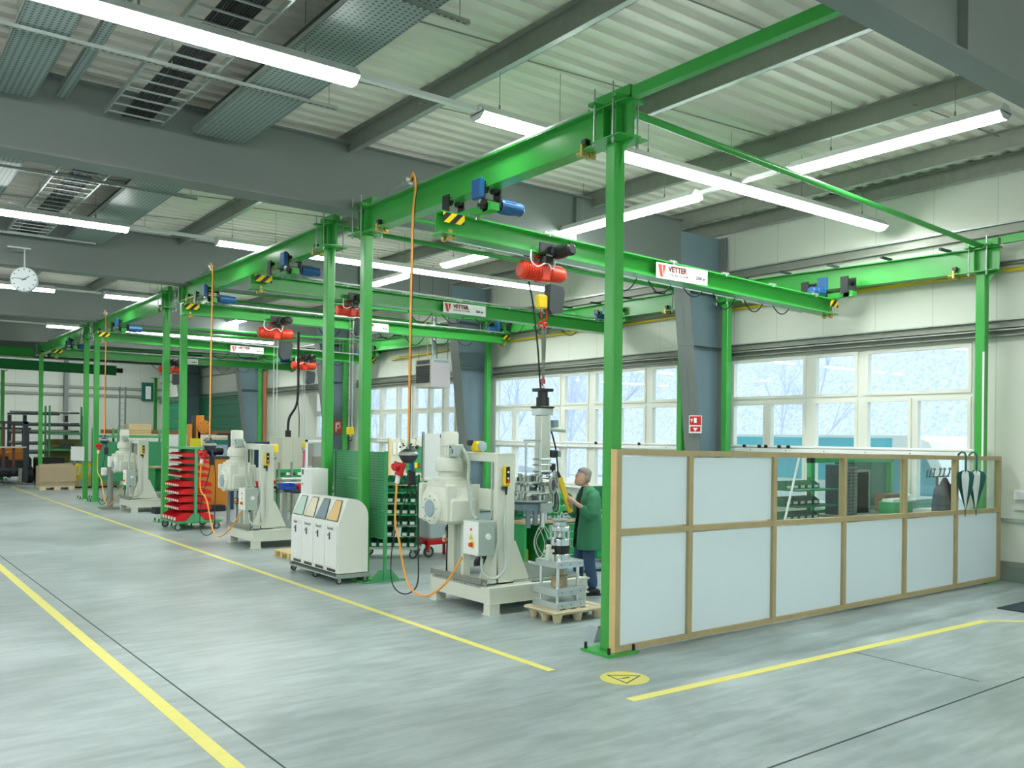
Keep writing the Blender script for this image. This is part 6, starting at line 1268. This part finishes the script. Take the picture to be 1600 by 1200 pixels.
# orange machine column and orange cabinet
x0, x1, z0, z1 = RY(19.2, 297, 313, 649, 712); r = thing('orange_drill_stand', 'orange machine stand with round disc and yellow guard behind the red trolley', 'machine', (x0, 19.2, 0)); w = x1-x0
b = MB(); b.box((0, 0, 0), (.06, .3, z1-.25), MORANGE); b.box((.10, .05, 0), (.2, .2, z1), CHAR); b.box((.22, 0, 0), (.29, .3, z1-.3), MORANGE); b.box((w-.12, 0, 0), (w, .3, z1), MORANGE); b.box((.22, -.02, z1-.28), (w+.1, .3, z1), MORANGE, .01); b.build('column', r)
b = MB(); b.cyl((w+.08, -.06, z1-.32), (w+.08, .10, z1-.32), .19, MORANGE, n=28); d = b.build('disc', r); b = MB()
for k in range(8): t = k*math.pi/4; b.cyl((w+.08+math.cos(t)*.14, -.07, z1-.32+math.sin(t)*.14), (w+.08+math.cos(t)*.14, -.06, z1-.32+math.sin(t)*.14), .014, CHAR, n=8)
b.build('bolts', d)
b = MB(); zz = zat(x0, 19.2, 709); z2 = zat(x0, 19.2, 685); b.prism([(.0, -.1, zz), (.14, -.1, zz), (.28, -.1, zz+.22), (.28, -.1, z2), (.0, -.1, z2)], (0, .1, 0), mat('guard_yellow', (.80, .72, .02), .45)); b.build('yellow_guard', r)
x0, x1, z0, z1 = RY(17.6, 322, 358, 717, 765); b = MB(); b.box((0, 0, z0-.6), (x1-x0, .9, z1), MORANGE, .01); b.box((-.03, -.03, z1), (x1-x0+.03, .93, z1+.07), CHAR); r = solo('orange_cabinet', b, 'big orange machine cabinet with a dark top behind the red trolley', 'cabinet', (0, 0, 0)); r.location = (x0, 17.6, 0)
b = MB(); b.box((-.02, .0, 0), (x1-x0+.02, .9, max(.05, z0-.6)), CHAR); b.build('plinth', r)
x0_, x1_, z0_, z1_ = x0, x1, z0, z1
r = thing('black_motor_unit', 'black motor unit on the orange cabinet', 'motor', (x0+.55*(x1-x0), 17.9, z1+.07)); b = MB(); motor(b, (-.3, 0, .14), (1, 0, 0), .13, .5, BLACK); b.build('motor', r)
b = MB(); b.box((x1-.02, 17.55, 0), (x1+.12, 17.7, zat(x1, 17.6, 678)), mat('navy_post', (.02, .04, .10), .4)); b.box((x0+.3, 17.55, zat(x1, 17.6, 680)), (x1, 17.7, zat(x1, 17.6, 677)), BLACK); solo('navy_frame', b, 'dark navy post and rail beside the orange cabinet', 'frame', (x1, 17.6, 0))
# white wall panels with brown edge + window board
Y_ = 30.5; x0, x1, z0, z1 = RY(Y_, 158, 388, 674, 720)
r = thing('office_partition', 'long white office wall with a brown top edge and a window behind the orange machine', 'partition', (x0, Y_, 0)); b = MB(); b.box((0, 0, 0), (x1-x0, .1, z1-.12), PAPER); b.build('white_panels', r); b = MB(); b.box((0, -.02, z1-.12), (x1-x0, .12, z1+.04), mat('brown_edge', (.24, .11, .03), .6)); b.build('brown_edge', r)
xa = onY(Y_, 316, 700).x-x0; xb_ = onY(Y_, 364, 700).x-x0; zz0 = zat(x1, Y_, 720); zz1 = zat(x1, Y_, 684); b = MB(); b.box((xa, -.03, zz0), (xb_, -.01, zz1), PINE); b.box((xa+.1, -.04, zz0+.1), (xb_-.1, -.03, zz1-.1), mat('pale_blue_pane', (.42, .50, .62), .3)); b.box((xa+.1, -.045, zz1-.3), (xb_-.1, -.03, zz1-.1), mat('teal_band', (.02, .22, .18), .5)); b.build('window', r)
# green perforated walls of the third bay
def rack(label, y, px0, px1, levels, floor_py, m, d=.8, posts=None, name='shelf_rack', zt=None):
    x0, x1, _, _ = RY(y, px0, px1, 700, 720); r = thing(name, label, 'shelf', (x0, y, 0)); w = x1-x0; zs_ = [zat((x0+x1)/2, y, p) for p in levels]
    for z in zs_: b = MB(); b.box((0, -.02, z-.10), (w, d, z), m); b.build('shelf_board', r)
    for u in posts or (0, 1):
        for yy in (0, d-.06): b = MB(); b.box((u*w-.035, yy, 0), (u*w+.035, yy+.06, (zt or max(zs_)+.25)), m); b.build('post', r)
    return r, x0, x1, zs_
for (px0, px1, lb) in ((152, 196, 'green perforated wall panel behind the farthest machine, aisle end'), (197, 223, 'green perforated wall panel behind the farthest machine column'), (231, 256, 'green perforated wall panel with a hanging rack beside the green post')):
    x0, x1, z0, z1 = RY(27.5, px0, px1, 690, 752); b = MB(); b.box((0, 0, max(.0, z0)), (x1-x0, .04, z1), mat('perforated_bg', (.03, .30, .14), .5) if False else PERFXZ); b.box((0, -.01, 0), (.05, .05, z1+.02), BGREEN); b.box((x1-x0-.05, -.01, 0), (x1-x0, .05, z1+.02), BGREEN); solo('perforated_wall', b, lb, 'panel', (0, 0, 0)).location = (x0, 27.5, 0)
r, xs0, xs1, zz = rack('long sage green overhead shelf carrying the stacked yellow boards', 28.2, 152, 258, (680,), 760, SAGE, .8, (0, .3, 1))
xw0, xw1, za, zb_ = RY(28.2, 202, 237, 664, 680); zbase = zz[0]
for k in range(7): b = MB(); b.box((0, 0, 0), (xw1-xw0, .7, .045), PINE if k % 2 else WOODE); tag(o := b.build('wooden_board'), ORD[6-k]+' yellow wooden board from the top of the stack on the sage shelf', 'board', 'yellow boards stacked on the overhead shelf'); o.location = (xw0, 28.25, zbase+k*.062)
for i, yy in enumerate((40.0,)):
    p0 = onY(yy, 187, 600); r = thing('wall_ladder', 'grey cage ladder standing against the far wall', 'ladder', (p0.x, yy, 0)); p1 = onY(yy, 196, 600); w = p1.x-p0.x
    for x in (0, w): b = MB(); b.cyl((x-.0, 0, 1.5), (x, 0, 4.3), .04, GALV, n=8); b.cyl((x, 0, 0), (x, 0, 1.5), .04, GALV, n=8); b.build('rail', r)
    for k in range(14): b = MB(); b.cyl((0, 0, .4+k*.28), (w, 0, .4+k*.28), .02, GALV, n=6); b.build('rung', r)
# hanging yellow pendants and sling of the further hoists
for px, yy, pt, pb, lb in ((466, 19.5, 706, 731, 'yellow pendant control hanging before the tall pale cabinet'),):
    p = onY(yy, px, pt); q2 = onY(yy, px, pb); r = thing('pendant_control', lb, 'crane control', tuple(p)); h = p.z-q2.z; b = MB(); b.box((-.07, -.04, -h), (.07, .04, 0), YEL, .02); b.build('case', r)
    for k in range(4): b = MB(); b.cyl((.0, -.04, -.12-k*h*.22), (.0, -.055, -.12-k*h*.22), .024, BLACK, n=10); b.build('push_button', r)
    b = MB(); b.tube(smooth_path([(0, 0, 0), (.02, 0, 1.0), (-.05, 0, 1.8), (.0, 0, 2.35), (.02, 0, BR[3][0].z-p.z-.26)], 5), .014, RUBBER, 6); b.build('control_cable', r)
p = onY(19.5, 474, 703); b = MB(); b.tube([(0, 0, 0), (-.02, 0, -.6), (-.06, 0, -1.25)], .028, PINK, 8); b.tube([(.04, 0, 0), (.06, 0, -.6), (.05, 0, -1.25)], .024, PINK, 8); solo('lifting_sling', b, 'pink round sling hanging from the far hoist hook', 'sling', (0, 0, 0)).location = (p.x+.02, 19.5, p.z)
b = MB(); p = onY(24, 414, 640); b.cyl((0, 0, 0), (0, 0, 4.3), .07, mat('copper_pipe', (.42, .16, .06), .4), n=12); solo('copper_pipe', b, 'reddish brown vertical pipe by the window wall, beyond the middle machine', 'pipe', (0, 0, 0)).location = (p.x, 24, 0)
# ---- far bay: shelves, cardboard, cones, forklift
r, a0, a1, zz = rack('sage green pallet shelf behind the cardboard box', 35.0, 77, 134, (676, 701, 725), 752, SAGE, 1.0, (0, 1), zt=3.15)
b = MB(); b.box((a0+.05, 35.95, 0), (a1, 36.0, zat(a0, 36, 686)), mat('olive_panel', (.23, .24, .07), .7)); solo('back_panel', b, 'olive panel behind the sage pallet shelf', 'panel', (a0, 36, 0))
for k, (u, w_, h_) in enumerate(((.1, .7, .12), (.35, .5, .2), (.6, .9, .1))): b = MB(); b.box((0, 0, 0), (w_, .5, h_), (GALVD, CHAR, GALV)[k], .02); solo('metal_part', b, ['pale metal part lying on the sage shelf, above the cardboard box', 'dark casting lying on the sage shelf', 'long pale metal part on the upper level of the sage shelf'][k], 'metal part', (0, 0, 0)).location = (a0+u*(a1-a0), 35.2, zz[k])
r = thing('bar_rack', 'dark cantilever rack with long metal bars behind the forklift', 'rack', (onY(38, 8, 700).x, 38, 0)); w = onY(38, 130, 700).x-onY(38, 8, 700).x
for u in (.03, .22, .75, .98): b = MB(); b.box((u*w, 0, 0), (u*w+.14, .2, zat(0, 38, 648)), CHAR); b.build('post', r)
for k, py in enumerate((646, 663, 675, 692, 706)):
    z = zat(1, 38, py); b = MB(); b.box((0, -.6, z-.08), (w*(.65 if k == 0 else 1), -.5, z), CHAR); b.build('shelf_arm', r)
    for j in range(3):
        b = MB(); b.cyl((.1+j*.3, -.45+j*.12, z+.05), (w*.8+j*.2, -.45+j*.12, z+.05), .05, (GALV, GALVD, STEEL)[j], n=8); b.build('metal_bar', r)
q = fl(62, 766); r = thing('cardboard_box', 'large flat cardboard box strapped on a pallet near the forklift', 'box', (q.x, q.y, .13)); w = 1.12; zt_ = zat(q.x, q.y, 729)-.13
b = MB(); b.box((.0, .0, .0), (w, .8, zt_), CARD); b.box((-.02, -.03, zt_*.22), (w+.03, 0, zt_+.01), CARD); b.prism([(0, 0, zt_), (w, 0, zt_), (w*.98, .5, zt_+.10), (0.05, .5, zt_+.06)], (0, .03, 0), CARD); b.build('carton', r)
r = thing('wooden_pallet', 'wooden pallet under the large cardboard box', 'pallet', (q.x, q.y, 0)); b = MB(); b.box((0, 0, .09), (w, .8, .128), PULP)
b.build('deck_boards', r)
for x in (.0, w/2-.1, w-.2):
    for y in (0, .35, .65): b = MB(); b.box((x, y, 0), (x+.2, y+.15, .09), PULP); b.build('block', r)
q = fl(110, 763); r = thing('cone_crate', 'shallow wooden crate on a pallet holding yellow cones', 'crate', (q.x, q.y, 0)); b = MB(); b.box((0, 0, .06), (1.7, .9, .36), PINE); b.box((.1, .1, 0), (1.6, .8, .06), BLACK); b.box((.3, -.004, .12), (.45, 0, .34), GALV); b.build('crate', r)
CY = mat('cone_yellow', (.90, .70, .01), .5)
for k in range(4): b = MB(); b.prism([(0, 0, 0), (.5, 0, 0), (.38, 0, .50), (.26, 0, .54)], (0, .45, 0), CY); b.prism([(.20, -.004, .1), (.28, -.004, .12), (.34, -.004, .44), (.28, -.004, .44)], (0, .003, 0), PAPER); o = tag(b.build('yellow_wedge'), ORD[k]+' yellow wedge guard from the cardboard box side, standing in the wooden crate', 'guard', 'yellow guards in the crate'); o.location = (q.x+.05+k*.36, q.y+.2, .362)
# forklift
q = fl(8, 756); r = thing('forklift', 'dark forklift with orange body parts parked at the far end of the aisle', 'forklift', (q.x, q.y, 0)); hF = zat(q.x, q.y, 658); FM = mat('forklift_dark', (.03, .04, .055), .45)
for x in (-.55, .62): b = MB(); b.box((x, 0, .05), (x+.16, .14, hF), FM); b.box((x+.03, .16, .05), (x+.13, .28, hF-.1), FM); b.build('mast_rail', r)
b = MB(); b.box((-.55, .0, hF-.1), (.78, .14, hF), FM); b.box((-.5, -.02, 1.4), (.72, .02, 1.46), GALV); b.box((-.5, -.02, .5), (.7, .0, .62), FM); b.box((-.1, .15, .4), (0, .22, hF-.1), mat('mast_chain_brown', (.12, .04, .03), .5)); b.box((.25, .15, .4), (.35, .22, hF-.1), MT['mast_chain_brown']); b.build('mast_cross', r)
b = MB(); b.box((-.6, .5, .25), (1.0, 2.4, 1.05), FM, .1); b.box((.15, .45, .9), (.75, 1.2, 1.25), MT['machine_orange'], .05); b.box((-.5, .45, .9), (-.1, 1.2, 1.25), MT['machine_orange'], .05); b.box((-.6, 1.7, 1.05), (1.0, 2.5, 1.35), MT['machine_orange'], .1); b.build('body', r)
b = MB()
for x in (-.5, .85):
    for y in (.7, 2.0): b.box((x, y, 1.05), (x+.07, y+.07, 2.15), FM)
b.box((-.55, .65, 2.12), (.98, 2.1, 2.2), FM); b.build('overhead_guard', r)
for x in (-.6, .78):
    for y in (.6, 2.1): b = MB(); b.cyl((x, y, .32), (x+.24, y, .32), .32, RUBBER, n=20); b.build('wheel', r)
for x in (-.35, .45): b = MB(); b.box((x, -1.1, .03), (x+.12, .0, .08), GALVD); b.box((x, -.06, .03), (x+.12, 0, .6), GALVD); b.build('fork', r)
b = MB(); b.box((1.2, .6, .0), (2.2, 1.6, 1.0), RUBBER, .05); solo('black_container', b, 'black plastic container between forklift and cardboard box', 'container', (0, 0, 0)).location = (q.x, q.y, 0)
# small lamps of the socket post by the third machine
q = fl(172, 795); r = thing('tool_post', 'grey post tool with dark handles beside the farthest machine', 'tool post', (q.x, q.y, 0)); b = MB(); b.cyl((0, 0, .04), (0, 0, 1.15), .075, GALVD, n=14); b.box((-.25, -.25, 0), (.25, .25, .05), GALVD); b.build('post', r); b = MB(); b.box((-.07, -.07, 1.12), (.09, .07, 1.42), WHITE, .02); b.build('head', r); b = MB(); b.box((-.24, -.04, .90), (-.08, .04, 1.12), WHITE, .03); b.build('bracket', r)
b = MB(); b.box((0, 0, 0), (1.8, .35, .16), RUBBER); solo('black_beam', b, 'black rubber block on the floor in front of the farthest machine', 'block', (0, 0, 0)).location = (fl(216, 803).x+.35, fl(216, 803).y-.25, 0)
r = bench('workbench with pale top and white bowl behind the farthest machine', fl(240, 775).x, fl(240, 775).y, 2.2, .8, .95, BGREEN, WOODT, ((1.2, 1.9, 4),))
alu_table('aluminium profile table next to the farthest machine', 1.6, 18.7, 1.2, .7, .86)
b = MB(); b.ball((0, 0, .12), .2, WHITE, 14, (1, 1, .6)); solo('white_bowl', b, 'white rounded cover on the profile table next to the farthest machine', 'cover', (0, 0, 0)).location = (2.0, 19.0, .90)
